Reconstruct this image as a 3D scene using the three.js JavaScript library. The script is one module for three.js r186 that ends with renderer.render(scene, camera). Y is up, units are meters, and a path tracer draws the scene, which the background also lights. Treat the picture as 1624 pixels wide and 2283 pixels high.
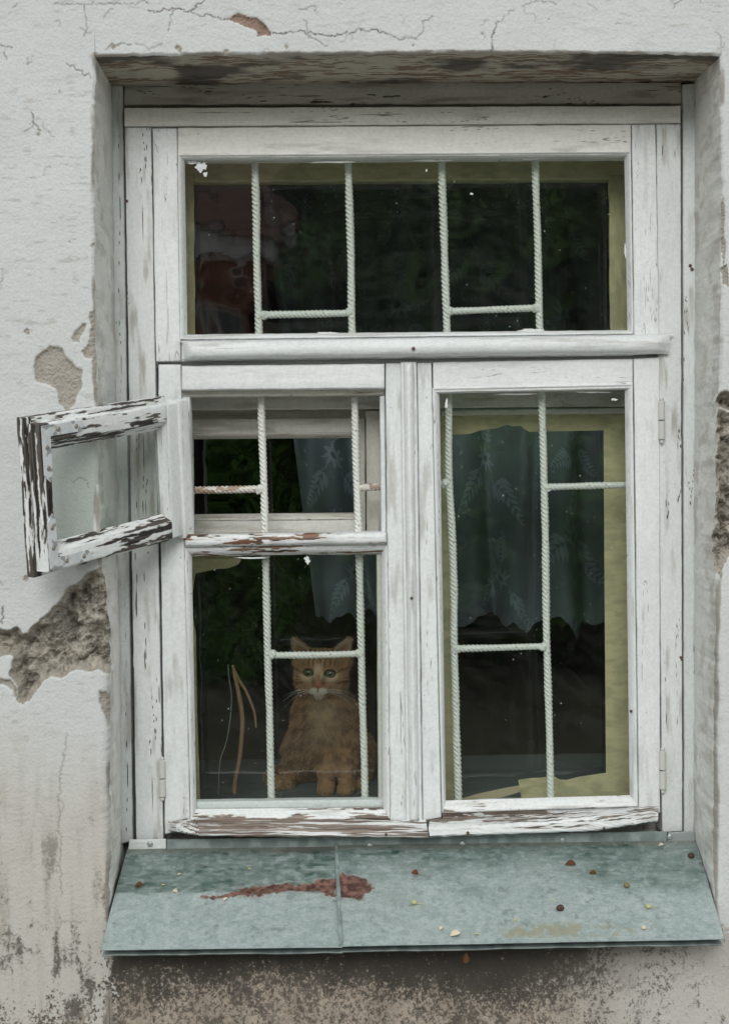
import * as THREE from 'three';
import { mergeGeometries } from 'three/addons/utils/BufferGeometryUtils.js';

// ---------------------------------------------------------------- camera, sky, sun, exposure
const scene = new THREE.Scene();
const D2R = Math.PI / 180, EYE = new THREE.Vector3(0, 1.6, 2.49), FOCAL = 3390;      // FOCAL: in the units of a 1624 x 2282 picture
const camera = new THREE.PerspectiveCamera(2 * Math.atan(1141 / FOCAL) / D2R, 728 / 1024, 0.05, 300);
camera.position.copy(EYE);
camera.rotation.set(-1.4 * D2R, -1.1 * D2R, -0.76 * D2R, 'YXZ');
camera.updateMatrixWorld(true);
const renderer = new THREE.WebGLRenderer({ antialias: true });
renderer.toneMapping = THREE.LinearToneMapping;
renderer.toneMappingExposure = 1.03;
renderer.shadowMap.enabled = true;

{ // an even overcast sky, brighter overhead
  const W = 256, H = 128, d = new Float32Array(W * H * 4);
  for (let j = 0; j < H; j++) for (let i = 0; i < W; i++) {
    const e = ((j + 0.5) / H - 0.5) * Math.PI, s = Math.max(0, Math.sin(e)), L = e > 0 ? 0.92 + 0.16 * s : 0.3, k = (j * W + i) * 4;
    d[k] = L * 0.975; d[k + 1] = L * 1.0; d[k + 2] = L * 1.0; d[k + 3] = 1;
  }
  const t = new THREE.DataTexture(d, W, H, THREE.RGBAFormat, THREE.FloatType);
  t.mapping = THREE.EquirectangularReflectionMapping; t.magFilter = THREE.LinearFilter; t.needsUpdate = true;
  scene.background = t; scene.environment = t;
}
const sun = new THREE.DirectionalLight(new THREE.Color().setRGB(1, 0.985, 0.955), 1.35);
sun.position.set(-1.2, 6.3, 9); sun.target.position.set(0, 1.4, 0);
sun.castShadow = true; sun.shadow.radius = 46; sun.shadow.mapSize.set(2048, 2048);
Object.assign(sun.shadow.camera, { left: -6, right: 6, top: 6, bottom: -6, near: 0.5, far: 40 });
scene.add(sun, sun.target);

// ---------------------------------------------------------------- helpers
let seed = 12345;
const rnd = () => { seed = (seed + 0x6d2b79f5) | 0; let t = Math.imul(seed ^ (seed >>> 15), 1 | seed); t = (t + Math.imul(t ^ (t >>> 7), 61 | t)) ^ t; return ((t ^ (t >>> 14)) >>> 0) / 4294967296; };
const rr = (a, b) => a + (b - a) * rnd();
const TAB = new Float32Array(65536); for (let i = 0; i < 65536; i++) TAB[i] = rnd();
function vn(x, y, px = 256, py = 256) {
  if (px === 256 && py === 256) { const xi = Math.floor(x), yi = Math.floor(y), fx = x - xi, fy = y - yi, u = fx * fx * (3 - 2 * fx), v = fy * fy * (3 - 2 * fy), x0 = xi & 255, x1 = (xi + 1) & 255, y0 = (yi & 255) << 8, y1 = ((yi + 1) & 255) << 8, a = TAB[y0 + x0], b = TAB[y0 + x1], c = TAB[y1 + x0]; return a + (b - a) * u + (c - a) * v + (a - b - c + TAB[y1 + x1]) * u * v; }
  const xi = Math.floor(x), yi = Math.floor(y), fx = x - xi, fy = y - yi, u = fx * fx * (3 - 2 * fx), v = fy * fy * (3 - 2 * fy);
  const x0 = xi % px, x1 = x0 + 1 === px ? 0 : x0 + 1, yy = yi % py, y0 = yy << 8, y1 = yy + 1 === py ? 0 : (yy + 1) << 8;
  const a = TAB[y0 + x0], b = TAB[y0 + x1], c = TAB[y1 + x0], e = TAB[y1 + x1];
  return a + (b - a) * u + (c - a) * v + (a - b - c + e) * u * v;
}
function fbm(x, y, o = 4, px = 256, py = 256) { let s = 0, a = 0.5, t = 0; for (let i = 0; i < o; i++) { s += a * vn(x + i * 17, y + i * 31, px, py); t += a; a *= 0.5; x *= 2; y *= 2; px = Math.min(256, px * 2); py = Math.min(256, py * 2); } return s / t; }
const clamp = (x, a = 0, b = 1) => x < a ? a : x > b ? b : x;
const ss = (a, b, x) => { const t = clamp((x - a) / (b - a)); return t * t * (3 - 2 * t); };
const lerp = (a, b, t) => a + (b - a) * t;
const mix3 = (a, b, t) => [lerp(a[0], b[0], t), lerp(a[1], b[1], t), lerp(a[2], b[2], t)];
const rgb = (r, g, b) => new THREE.Color().setRGB(r, g, b);

// a place measured in the 1624-wide picture, put at depth z
const AX = new THREE.Matrix3().setFromMatrix4(camera.matrixWorld), AXT = AX.clone().transpose();
function PX(x, y, z) {
  const d = new THREE.Vector3((x - 812) / FOCAL, -(y - 1141) / FOCAL, -1).applyMatrix3(AX);
  return d.multiplyScalar((z - EYE.z) / d.z).add(EYE);
}
function toD(x, y, z) { const p = new THREE.Vector3(x, y, z).sub(EYE).applyMatrix3(AXT); return [812 + FOCAL * p.x / -p.z, 1141 - FOCAL * p.y / -p.z]; }

function shadowed(o) { o.castShadow = true; o.receiveShadow = true; return o; }
const used = new Map();
function numbered(name) { const n = used.get(name) ?? 0; used.set(name, n + 1); return n ? `${name}_${String(n).padStart(3, '0')}` : name; }
function mesh(name, geo, mat, parent) { const m = shadowed(new THREE.Mesh(geo, mat)); m.name = name; parent.add(m); return m; }
function thing(name, label, category, group) { const g = new THREE.Group(); g.name = numbered(name); g.userData = { label, category }; if (group) g.userData.group = group; scene.add(g); return g; }
function single(name, geo, mat, label, category, group) { const m = mesh(numbered(name), geo, mat, scene); m.userData = { label, category }; if (group) m.userData.group = group; return m; }
function structure(name, geo, mat) { const m = mesh(numbered(name), geo, mat, scene); m.userData.kind = 'structure'; return m; }
function group(name, parent) { const g = new THREE.Group(); g.name = name; parent.add(g); return g; }

// fn(a, b) -> [x, y, z, u, v] over a grid of na x nb cells
function gridGeo(na, nb, fn, wrapA = false) {
  const P = new Float32Array((na + 1) * (nb + 1) * 3), U = new Float32Array((na + 1) * (nb + 1) * 2), I = new Uint32Array(na * nb * 6);
  for (let j = 0, k = 0; j <= nb; j++) for (let i = 0; i <= na; i++, k++) { const q = fn(i, j); P[k * 3] = q[0]; P[k * 3 + 1] = q[1]; P[k * 3 + 2] = q[2]; U[k * 2] = q[3] ?? 0; U[k * 2 + 1] = q[4] ?? 0; }
  for (let j = 0, k = 0; j < nb; j++) for (let i = 0; i < na; i++) { const a = j * (na + 1) + i, b = a + 1, c = a + na + 1, d = c + 1; I[k++] = a; I[k++] = b; I[k++] = d; I[k++] = a; I[k++] = d; I[k++] = c; }
  const g = new THREE.BufferGeometry();
  g.setAttribute('position', new THREE.BufferAttribute(P, 3)); g.setAttribute('uv', new THREE.BufferAttribute(U, 2)); g.setIndex(new THREE.BufferAttribute(I, 1)); g.computeVertexNormals();
  return g;
}
function boxGeo(x0, x1, y0, y1, z0, z1) { const g = new THREE.BoxGeometry(x1 - x0, y1 - y0, z1 - z0); g.translate((x0 + x1) / 2, (y0 + y1) / 2, (z0 + z1) / 2); return uvBox(g); }
function uvBox(g) { // metres by the dominant axis
  const p = g.attributes.position, n = g.attributes.normal, u = g.attributes.uv;
  for (let i = 0; i < p.count; i++) { const ax = Math.abs(n.getX(i)), ay = Math.abs(n.getY(i)), az = Math.abs(n.getZ(i)); if (az >= ax && az >= ay) u.setXY(i, p.getX(i), p.getY(i)); else if (ax >= ay) u.setXY(i, p.getZ(i), p.getY(i)); else u.setXY(i, p.getX(i), p.getZ(i)); }
  return g;
}
function tubeGeo(pts, radii, seg = 8, steps = 40) {
  const c = new THREE.CatmullRomCurve3(pts), fr = c.computeFrenetFrames(steps), len = c.getLength();
  return gridGeo(seg, steps, (i, j) => {
    const t = j / steps, p = c.getPoint(t), a = -i / seg * Math.PI * 2, r = typeof radii === 'number' ? radii : (() => { const f = t * (radii.length - 1), k = Math.min(radii.length - 2, Math.floor(f)); return lerp(radii[k], radii[k + 1], f - k); })();
    const v = fr.normals[j].clone().multiplyScalar(Math.cos(a) * r).addScaledVector(fr.binormals[j], Math.sin(a) * r).add(p);
    return [v.x, v.y, v.z, i / seg * 0.1, t * len];
  });
}
// a hand-painted wooden board: four places (top left, top right, bottom right, bottom left) at depth z, soft edges
const quadAt = (q, z) => q.map(([x, y]) => PX(x, y, z));
function boardGeo(C, depth, o = {}) {
  const bev = o.bevel ?? 0.0018, wob = o.wobble ?? 0.0005, so = rnd() * 50;
  const w = C[0].distanceTo(C[1]), h = C[0].distanceTo(C[3]), long = Math.max(w, h), horiz = w >= h;
  const n = Math.max(4, Math.min(90, Math.round(long / 0.012)));
  const side = (len, cells) => { const a = [[0, 1], [0, bev]]; a.push([bev / len, 0]); for (let k = 1; k < cells; k++) a.push([bev / len + (1 - 2 * bev / len) * k / cells, 0]); a.push([1 - bev / len, 0], [1, bev], [1, 1]); return a; };
  const U = side(w, horiz ? n : 3), V = side(h, horiz ? 3 : n), nz = new THREE.Vector3().subVectors(C[1], C[0]).cross(new THREE.Vector3().subVectors(C[0], C[3])).normalize();
  const uo = rnd() * 3, vo = rnd() * 3;
  return gridGeo(U.length - 1, V.length - 1, (i, j) => {
    const [a, da] = U[i], [b0, db] = V[j], b = 1 - b0;
    const p = C[0].clone().multiplyScalar((1 - a) * (1 - b)).addScaledVector(C[1], a * (1 - b)).addScaledVector(C[2], a * b).addScaledVector(C[3], (1 - a) * b);
    let back = Math.max(da, db); back = back === 1 ? depth : back;
    const la = a * w, lb = b * h;
    if (horiz) p.y += (vn(la * 60 + so, b * 3 + so) - 0.5) * 2 * wob * (b0 < 0.5 ? 1 : 1); else p.x += (vn(lb * 60 + so, a * 3 + so) - 0.5) * 2 * wob;
    p.addScaledVector(nz, -back + (vn(la * 9 + so, lb * 9) - 0.5) * wob * 1.4);
    const ex = (da === 1 ? (i ? 1 : -1) : 0) * depth, ey = (db === 1 ? (j ? 1 : -1) : 0) * depth;
    return horiz ? [p.x, p.y, p.z, uo + la + ex, vo - lb + ey] : [p.x, p.y, p.z, uo + lb - ey, vo + la + ex];
  });
}
const board = (parent, name, q, z, depth, mat, o) => mesh(name, boardGeo(quadAt(q, z), depth, o), mat, parent);
// four mitred beads between an outer and an inner outline
function beadGeos(O, I, zo, zi) {
  const A = quadAt(O, zo), B = quadAt(I, zi), out = [];
  for (let s = 0; s < 4; s++) {
    const a0 = A[s], a1 = A[(s + 1) % 4], b0 = B[s], b1 = B[(s + 1) % 4], len = a0.distanceTo(a1), n = Math.max(4, Math.round(len / 0.02)), so = rnd() * 90, wid = a0.distanceTo(b0);
    out.push(gridGeo(n, 7, (i, j) => {
      const u = i / n, v = Math.max(0, (j - 1)) / 6, ang = v * Math.PI / 2, k = Math.sin(ang) * 0.35 + v * 0.65, zz = 1 - Math.cos(ang);
      const oA = a0.clone().lerp(a1, u), iB = b0.clone().lerp(b1, u), p = oA.clone().lerp(iB, j === 0 ? 0 : k);
      p.z = j === 0 ? zo - 0.004 : lerp(zo, zi, zz) + (vn(u * len * 80 + so, v * 3) - 0.5) * 0.0006;
      return [p.x, p.y, p.z, so + u * len, so * 2 + v * wid];
    }));
    const g = out[s]; const idx = g.index.array; for (let k = 0; k < idx.length; k += 3) { const t = idx[k + 1]; idx[k + 1] = idx[k + 2]; idx[k + 2] = t; } g.computeVertexNormals();
  }
  return out;
}
const beads = (parent, O, I, zo, zi, mats) => beadGeos(O, I, zo, zi).forEach((g, s) => mesh('glazing_bead', g, Array.isArray(mats) ? mats[s] : mats, parent));
function paneGeo(q, z) { const C = quadAt(q, z); return gridGeo(1, 1, (i, j) => { const p = C[j ? (i ? 1 : 0) : (i ? 2 : 3)]; return [p.x, p.y, p.z, p.x, p.y]; }); }
// a flat piece cut along an outline, with thickness
function sheetGeo(pts, z, th, wav = 0) {
  const W = pts.map(([x, y]) => PX(x, y, z)), s = new THREE.Shape(W.map((p) => new THREE.Vector2(p.x, p.y)));
  const g = new THREE.ExtrudeGeometry(s, { depth: th, bevelEnabled: false, steps: 1 }); g.translate(0, 0, z - th / 2);
  if (wav) { const p = g.attributes.position; for (let i = 0; i < p.count; i++) p.setZ(i, p.getZ(i) + (vn(p.getX(i) * 40, p.getY(i) * 40) - 0.5) * wav); g.computeVertexNormals(); }
  return g;
}

// ---------------------------------------------------------------- textures
const toS = (l) => { l = clamp(l); return 255 * (l <= 0.0031308 ? 12.92 * l : 1.055 * Math.pow(l, 1 / 2.4) - 0.055); };
// fn(u, v) -> [r, g, b linear, height 0..1]
function makeMaps(w, h, fn, wrap = true) {
  const c = new Uint8Array(w * h * 4), b = new Uint8Array(w * h * 4);
  for (let j = 0, k = 0; j < h; j++) for (let i = 0; i < w; i++, k += 4) {
    const q = fn((i + 0.5) / w, (j + 0.5) / h), z = 255 * clamp(q[3]);
    c[k] = toS(q[0]); c[k + 1] = toS(q[1]); c[k + 2] = toS(q[2]); c[k + 3] = 255; b[k] = b[k + 1] = b[k + 2] = z; b[k + 3] = 255;
  }
  const mk = (d, cs) => { const t = new THREE.DataTexture(d, w, h, THREE.RGBAFormat); t.magFilter = THREE.LinearFilter; t.minFilter = THREE.LinearMipmapLinearFilter; t.generateMipmaps = true; if (wrap) t.wrapS = t.wrapT = THREE.RepeatWrapping; if (cs) t.colorSpace = THREE.SRGBColorSpace; t.needsUpdate = true; return t; };
  return { map: mk(c, true), bumpMap: mk(b, false) };
}
function withRepeat(m, ru, rv) { for (const t of [m.map, m.bumpMap]) t.repeat.set(ru, rv); return m; }

// old oil paint on timber, grain along u; covers 1 m x 0.5 m
function paintMaps({ flake = 0.03, rag = 0.5, paint = [0.775, 0.80, 0.80], wood = [0.16, 0.115, 0.085], woodDark = [0.035, 0.028, 0.022], rust = 0, cracks = 1, grime = 0.25, off = 0 }) {
  return withRepeat(makeMaps(1024, 512, (u, v) => {
    const x = u * 4 + off, X = u;
    const big = fbm(u * 5 + off * 7, v * 6, 3, 5, 6), str = fbm(u * 16 + off * 3, v * 72 + 9, 4, 16, 72), fine = fbm(u * 70, v * 190 + off, 2, 70, 190);
    const m = big * 0.5 + str * rag + fine * 0.26, thr = lerp(0.95, 0.28, Math.sqrt(flake)) * (0.5 + rag + 0.26);
    const bare = ss(thr - 0.012, thr + 0.012, m);
    const grain = fbm(u * 10 + off, v * 180, 3, 10, 180), g2 = fbm(u * 40, v * 256 + 5, 2, 40, 256);
    const wc = mix3(woodDark, wood, clamp(grain * 2.2 - 0.55 + (g2 - 0.5) * 0.9));
    const red = rust ? ss(0.55, 0.62, fbm(u * 14 + 40, v * 30 + off, 3, 14, 30)) * rust : 0;
    const wc2 = mix3(wc, [0.20, 0.075, 0.04], red);
    const tone = 1 + (fbm(u * 7, v * 9 + off, 3, 7, 9) - 0.5) * 0.12 + (vn(u * 250, v * 128 + off, 250, 128) - 0.5) * 0.13 + (vn(u * 30, v * 240 + off, 30, 240) - 0.5) * 0.05;
    const cr = fbm(u * 3 + off * 2, v * 46 + 3, 3, 3, 46), crack = cracks * (1 - ss(0.0, 0.009, Math.abs(cr - 0.5))) * ss(0.5, 0.66, fbm(u * 4 + 11 + off, v * 16, 2, 4, 16));
    const dirt = grime * ss(0.55, 0.85, fbm(u * 12 + off, v * 40 + 20, 4, 12, 40));
    let pc = mix3([paint[0] * tone, paint[1] * tone, paint[2] * tone], [0.30, 0.27, 0.22], dirt);
    pc = mix3(pc, [0.12, 0.11, 0.1], crack * 0.75);
    const speck = ss(0.955, 0.97, vn(u * 256 + 3, v * 128 + off, 256, 128)) * ss(0.5, 0.7, vn(u * 12, v * 6 + off, 12, 6)); pc = mix3(pc, [0.14, 0.10, 0.08], speck * 0.6);
    const under = ss(thr - 0.075, thr - 0.03, m + (g2 - 0.5) * 0.06); pc = mix3(pc, [0.50, 0.495, 0.45], under * 0.55);
    const c = mix3(pc, wc2, bare);
    return [c[0], c[1], c[2], lerp(0.75 + (fine - 0.5) * 0.28 + (str - 0.5) * 0.12 - crack * 0.5, 0.28 + grain * 0.25, bare)];
  }), 1, 2);
}
const stdMat = (o) => new THREE.MeshStandardMaterial({ roughness: 0.62, metalness: 0, ...o });
const paintMat = (o, rough = 0.55, bump = 0.0011) => stdMat({ ...paintMaps(o), roughness: rough, bumpScale: bump });
const M = {};
M.sound = paintMat({ flake: 0.010, rag: 0.4, grime: 0.24, cracks: 0.9 });
M.aged = paintMat({ flake: 0.02, rag: 0.5, off: 1, grime: 0.45, wood: [0.30, 0.22, 0.17], paint: [0.74, 0.775, 0.775] });
M.worn = paintMat({ flake: 0.30, rag: 0.62, off: 2, wood: [0.27, 0.15, 0.10], rust: 0.6, grime: 0.35 });
M.peel = paintMat({ flake: 0.34, rag: 0.75, off: 3, wood: [0.28, 0.22, 0.18], woodDark: [0.06, 0.045, 0.038], grime: 0.4 }, 0.65, 0.0016);
M.bare = paintMat({ flake: 0.46, rag: 0.75, off: 4, wood: [0.30, 0.235, 0.195], woodDark: [0.10, 0.078, 0.064], grime: 0.4 }, 0.7, 0.0016);
M.sash = paintMat({ flake: 0.345, rag: 0.8, off: 5, wood: [0.10, 0.085, 0.072], woodDark: [0.016, 0.015, 0.014], rust: 0.10, grime: 0.2 }, 0.6, 0.0018);
M.sashDark = paintMat({ flake: 0.55, rag: 0.8, off: 6, wood: [0.10, 0.085, 0.072], woodDark: [0.014, 0.013, 0.012], rust: 0.10, grime: 0.2 }, 0.65, 0.0018);
M.box = paintMat({ flake: 0.05, rag: 0.55, off: 7, paint: [0.69, 0.725, 0.715], grime: 0.55, cracks: 2.2, wood: [0.2, 0.19, 0.17] });
M.topDirty = paintMat({ flake: 0.015, rag: 0.5, off: 11, paint: [0.80, 0.80, 0.765], grime: 0.42, cracks: 1.2, wood: [0.3, 0.27, 0.23] });
M.bead = paintMat({ flake: 0.13, rag: 0.6, off: 12, wood: [0.24, 0.13, 0.085], woodDark: [0.06, 0.04, 0.03], grime: 0.3, cracks: 1.5 });
M.weather = paintMat({ flake: 0.05, rag: 0.6, off: 13, paint: [0.70, 0.725, 0.72], wood: [0.22, 0.21, 0.2], woodDark: [0.06, 0.06, 0.06], grime: 0.7, cracks: 2.4 });
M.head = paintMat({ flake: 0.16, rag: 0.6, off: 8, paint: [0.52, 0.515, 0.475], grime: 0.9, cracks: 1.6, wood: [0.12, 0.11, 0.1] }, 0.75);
M.inner = paintMat({ flake: 0.01, rag: 0.4, off: 9, paint: [0.68, 0.68, 0.63], grime: 0.5, cracks: 0.6 });
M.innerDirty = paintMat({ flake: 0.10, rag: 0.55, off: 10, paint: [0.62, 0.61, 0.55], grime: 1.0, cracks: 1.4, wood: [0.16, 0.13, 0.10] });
M.bar = stdMat({ ...withRepeat(makeMaps(256, 256, (u, v) => { const r = ss(0.80, 0.85, fbm(u * 20, v * 20, 3, 20, 20)) * 0.6, t = 1 + (vn(u * 64, v * 64, 64, 64) - 0.5) * 0.14, c = mix3([0.72 * t, 0.735 * t, 0.69 * t], [0.22, 0.12, 0.07], r); return [...c, 0.5 + (vn(u * 60, v * 60, 60, 60) - 0.5) * 0.3]; }), 5, 5), roughness: 0.5, bumpScale: 0.0004 });
M.barRusty = stdMat({ ...withRepeat(makeMaps(256, 256, (u, v) => { const r = ss(0.60, 0.66, fbm(u * 18 + 5, v * 18, 3, 18, 18)), t = 1 + (vn(u * 64, v * 64, 64, 64) - 0.5) * 0.14, c = mix3([0.66 * t, 0.63 * t, 0.57 * t], [0.34, 0.22, 0.15], r * 0.85); return [...c, 0.5 - r * 0.2]; }), 5, 5), roughness: 0.6, bumpScale: 0.0005 });
M.tape = stdMat({ ...withRepeat(makeMaps(512, 512, (u, v) => { const g = ss(0.40, 0.72, fbm(u * 22, v * 46, 4, 22, 46) * 0.75 + fbm(u * 5, v * 6, 2, 5, 6) * 0.25), t = 1 + (fbm(u * 30, v * 120, 2, 30, 120) - 0.5) * 0.2, c = mix3([0.50 * t, 0.46 * t, 0.275 * t], [0.30, 0.30, 0.18], g * 0.6); return [...c, fbm(u * 40, v * 90, 2, 40, 90)]; }), 2, 2), roughness: 0.85, bumpScale: 0.0005 });
M.paper = stdMat({ color: rgb(0.42, 0.37, 0.24), roughness: 0.9 });
M.zincPlain = stdMat({ color: rgb(0.42, 0.46, 0.46), roughness: 0.42, metalness: 0.55 });
M.screw = stdMat({ color: rgb(0.34, 0.30, 0.25), roughness: 0.45, metalness: 0.6 });
M.slotDark = stdMat({ color: rgb(0.05, 0.04, 0.035), roughness: 0.6, metalness: 0.3 });
M.hinge = stdMat({ color: rgb(0.58, 0.58, 0.55), roughness: 0.5 });
{
  const g = makeMaps(256, 256, (u, v) => { const h = fbm(u * 6, v * 6, 2, 6, 6); return [1, 1, 1, h]; });
  const smear = makeMaps(512, 512, (u, v) => { const s = 0.015 + 0.10 * ss(0.62, 0.9, fbm(u * 9, v * 30, 4, 9, 30)); return [s, s, s, 0]; });
  g.bumpMap.repeat.set(3, 3);
  M.glass = new THREE.MeshPhysicalMaterial({ color: rgb(0.93, 0.965, 0.945), roughness: 0.02, metalness: 0, transmission: 1, thickness: 0, ior: 1.8, bumpMap: g.bumpMap, bumpScale: 0.0006, side: THREE.DoubleSide });
  M.glassOpen = M.glass.clone(); M.glassOpen.color = rgb(0.86, 0.90, 0.86); M.glassOpen.roughness = 0.12;
}

// ---------------------------------------------------------------- the house wall
const WX0 = -0.85, WX1 = 0.92, WY0 = 0.45, WY1 = 2.52;
const poly = (pts) => { const P = pts.map(([x, y]) => PX(x, y, 0)), a = P.map((p) => [p.x, p.y]); return { p: a, x0: Math.min(...a.map((q) => q[0])) - 0.03, x1: Math.max(...a.map((q) => q[0])) + 0.03, y0: Math.min(...a.map((q) => q[1])) - 0.03, y1: Math.max(...a.map((q) => q[1])) + 0.03 }; };
const PATCH = [
  { d: 0.0045, k: 0, ...poly([[92, 787], [112, 770], [138, 772], [150, 795], [168, 812], [185, 825], [180, 860], [172, 880], [165, 905], [150, 915], [132, 900], [128, 870], [112, 858], [85, 850], [75, 815], [80, 795]]) },
  { d: 0.0035, k: 0, ...poly([[165, 738], [185, 722], [197, 724], [190, 740], [180, 750], [178, 765], [165, 762], [159, 750]]) },
  { d: 0.004, k: 0, ...poly([[201, 697], [222, 690], [226, 880], [216, 905], [208, 860], [206, 802], [190, 800], [180, 786], [194, 770], [204, 740]]) },
  { d: 0.017, k: 1, ...poly([[-160, 1420], [-60, 1392], [0, 1400], [18, 1404], [35, 1394], [55, 1412], [66, 1410], [72, 1394], [110, 1365], [125, 1350], [150, 1318], [190, 1280], [215, 1266], [250, 1280], [265, 1405], [275, 1530], [258, 1540], [246, 1502], [225, 1490], [200, 1500], [170, 1490], [150, 1500], [140, 1515], [115, 1508], [95, 1522], [75, 1547], [65, 1562], [48, 1570], [40, 1555], [38, 1530], [20, 1505], [24, 1486], [30, 1462], [0, 1466], [-60, 1480], [-150, 1500]]) },
  { d: 0.006, k: 0, ...poly([[-40, 1508], [0, 1508], [22, 1512], [38, 1535], [40, 1555], [20, 1530], [0, 1522], [-40, 1520]]) },
  { d: 0.006, k: 0, ...poly([[222, 1538], [242, 1540], [246, 1592], [234, 1607], [225, 1582]]) },
  { d: 0.0035, k: 2, ...poly([[511, 43], [525, 33], [548, 33], [570, 38], [590, 52], [606, 71], [603, 81], [590, 76], [575, 81], [571, 66], [555, 62], [535, 53], [514, 47]]) },
  { d: 0.030, k: 1, ...poly([[1590, 896], [1604, 872], [1640, 876], [1700, 900], [1700, 935], [1630, 918], [1605, 908]]) },
  { d: 0.010, k: 1, ...poly([[1590, 912], [1606, 912], [1630, 922], [1700, 938], [1720, 1080], [1690, 1220], [1625, 1240], [1602, 1290], [1580, 1240], [1580, 1190], [1594, 1178], [1595, 1020]]) },
  { d: 0.004, k: 0, ...poly([[1604, 452], [1612, 428], [1617, 550], [1612, 605], [1605, 560]]) },
  { d: 0.004, k: 0, ...poly([[1606, 600], [1620, 585], [1630, 640], [1612, 632]]) },
];
for (const [x, y, r] of [[130, 200, 4], [86, 303, 6], [156, 535, 3], [62, 738, 7], [70, 275, 3], [1288, 15, 3], [206, 545, 6], [398, 116, 6], [250, 105, 8], [640, 108, 6], [920, 100, 4], [1220, 42, 3], [1072, 76, 4], [395, 110, 10], [505, 117, 8], [60, 1290, 9]]) { const n = 7; PATCH.push({ d: 0.0025, k: 0, ...poly(Array.from({ length: n }, (_, i) => [x + Math.cos(i / n * 6.28) * r * rr(0.6, 1.3), y + Math.sin(i / n * 6.28) * r * rr(0.6, 1.3)])) }); }
function sdPoly(P, x, y) {
  let d = 1e9, s = 1; const n = P.length;
  for (let i = 0, j = n - 1; i < n; j = i++) {
    const ex = P[j][0] - P[i][0], ey = P[j][1] - P[i][1], wx = x - P[i][0], wy = y - P[i][1], t = clamp((wx * ex + wy * ey) / (ex * ex + ey * ey)), bx = wx - ex * t, by = wy - ey * t;
    d = Math.min(d, bx * bx + by * by);
    const c1 = y >= P[i][1], c2 = y < P[j][1], c3 = ex * wy > ey * wx; if ((c1 && c2 && c3) || (!c1 && !c2 && !c3)) s = -s;
  }
  return s * Math.sqrt(d);
}
// the patch at a place on the wall: [how far inside in metres, patch] or null
const PNX = 360, PNY = 420, pflag = new Uint8Array(PNX * PNY);
for (const P of PATCH) for (let j = 0; j < PNY; j++) for (let i = 0; i < PNX; i++) { const x = lerp(WX0, WX1, (i + 0.5) / PNX), y = lerp(WY0, WY1, (j + 0.5) / PNY); if (x > P.x0 && x < P.x1 && y > P.y0 && y < P.y1) pflag[j * PNX + i] = 1; }
function patchAt(x, y) {
  if (!pflag[clamp(Math.floor((y - WY0) / (WY1 - WY0) * PNY), 0, PNY - 1) * PNX + clamp(Math.floor((x - WX0) / (WX1 - WX0) * PNX), 0, PNX - 1)]) return null;
  const wx = x + (fbm(x * 55, y * 55, 3) - 0.5) * 0.010, wy = y + (fbm(x * 55 + 40, y * 55 + 9, 3) - 0.5) * 0.010;
  let best = null, bd = 0;
  for (const P of PATCH) if (wx > P.x0 && wx < P.x1 && wy > P.y0 && wy < P.y1) { const d = -sdPoly(P.p, wx, wy); if (d > 0 && (!best || P.d > best.d)) { best = P; bd = d; } }
  return best ? [bd, best] : null;
}
function rubble(x, y) { const a = fbm(x * 26 + 3, y * 26, 4), b = Math.abs(fbm(x * 38, y * 38 + 7, 3) - 0.5) * 2, c = fbm(x * 150, y * 150, 2); return (a - 0.5) * 0.032 - Math.pow(1 - b, 5) * 0.014 - Math.pow(1 - Math.abs(fbm(x * 85 + 9, y * 85, 2) - 0.5) * 2, 4) * 0.006 + (c - 0.5) * 0.009; }
function wallZ(x, y) {
  let z = (fbm(x * 3.2 + 5, y * 3.2, 3) - 0.5) * 0.006 + (fbm(x * 16, y * 16 + 3, 3) - 0.5) * 0.0022;
  const p = patchAt(x, y);
  if (p) { const [d, P] = p; if (P.k === 1) z -= P.d * ss(0.0, 0.0035, d) * 0.45 + P.d * 0.55 * ss(0.004, 0.012, d + (fbm(x * 60, y * 60, 2) - 0.5) * 0.012) + clamp(d / 0.01) * -rubble(x, y); else z -= P.d * ss(0, 0.0028, d) + (fbm(x * 130, y * 130, 2) - 0.5) * 0.0016; }
  return z;
}
// hairline cracks: little random walks, with the longer ones of the photograph
const CW = 1380, CH = 1614, crackMask = new Float32Array(CW * CH);
function drawCrack(x, y, s) { const i = Math.round((x - WX0) / (WX1 - WX0) * CW), j = Math.round((y - WY0) / (WY1 - WY0) * CH); if (i > 1 && j > 1 && i < CW - 2 && j < CH - 2) { const k = j * CW + i; crackMask[k] = Math.max(crackMask[k], s); const e = s * 0.35; for (const n of [1, -1, CW, -CW]) crackMask[k + n] = Math.max(crackMask[k + n], e); } }
function crackLine(pts, s, jit = 0.0012) {
  for (let k = 0; k + 1 < pts.length; k++) { const a = PX(...pts[k], 0), b = PX(...pts[k + 1], 0), n = Math.ceil(a.distanceTo(b) / 0.0008); for (let i = 0; i <= n; i++) { const t = i / n, x = lerp(a.x, b.x, t), y = lerp(a.y, b.y, t); drawCrack(x + (fbm(x * 160, y * 160, 3) - 0.5) * jit * 9, y + (fbm(x * 160 + 9, y * 160, 3) - 0.5) * jit * 9, s * (0.55 + 0.6 * vn(x * 300, y * 300))); } }
}
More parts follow.
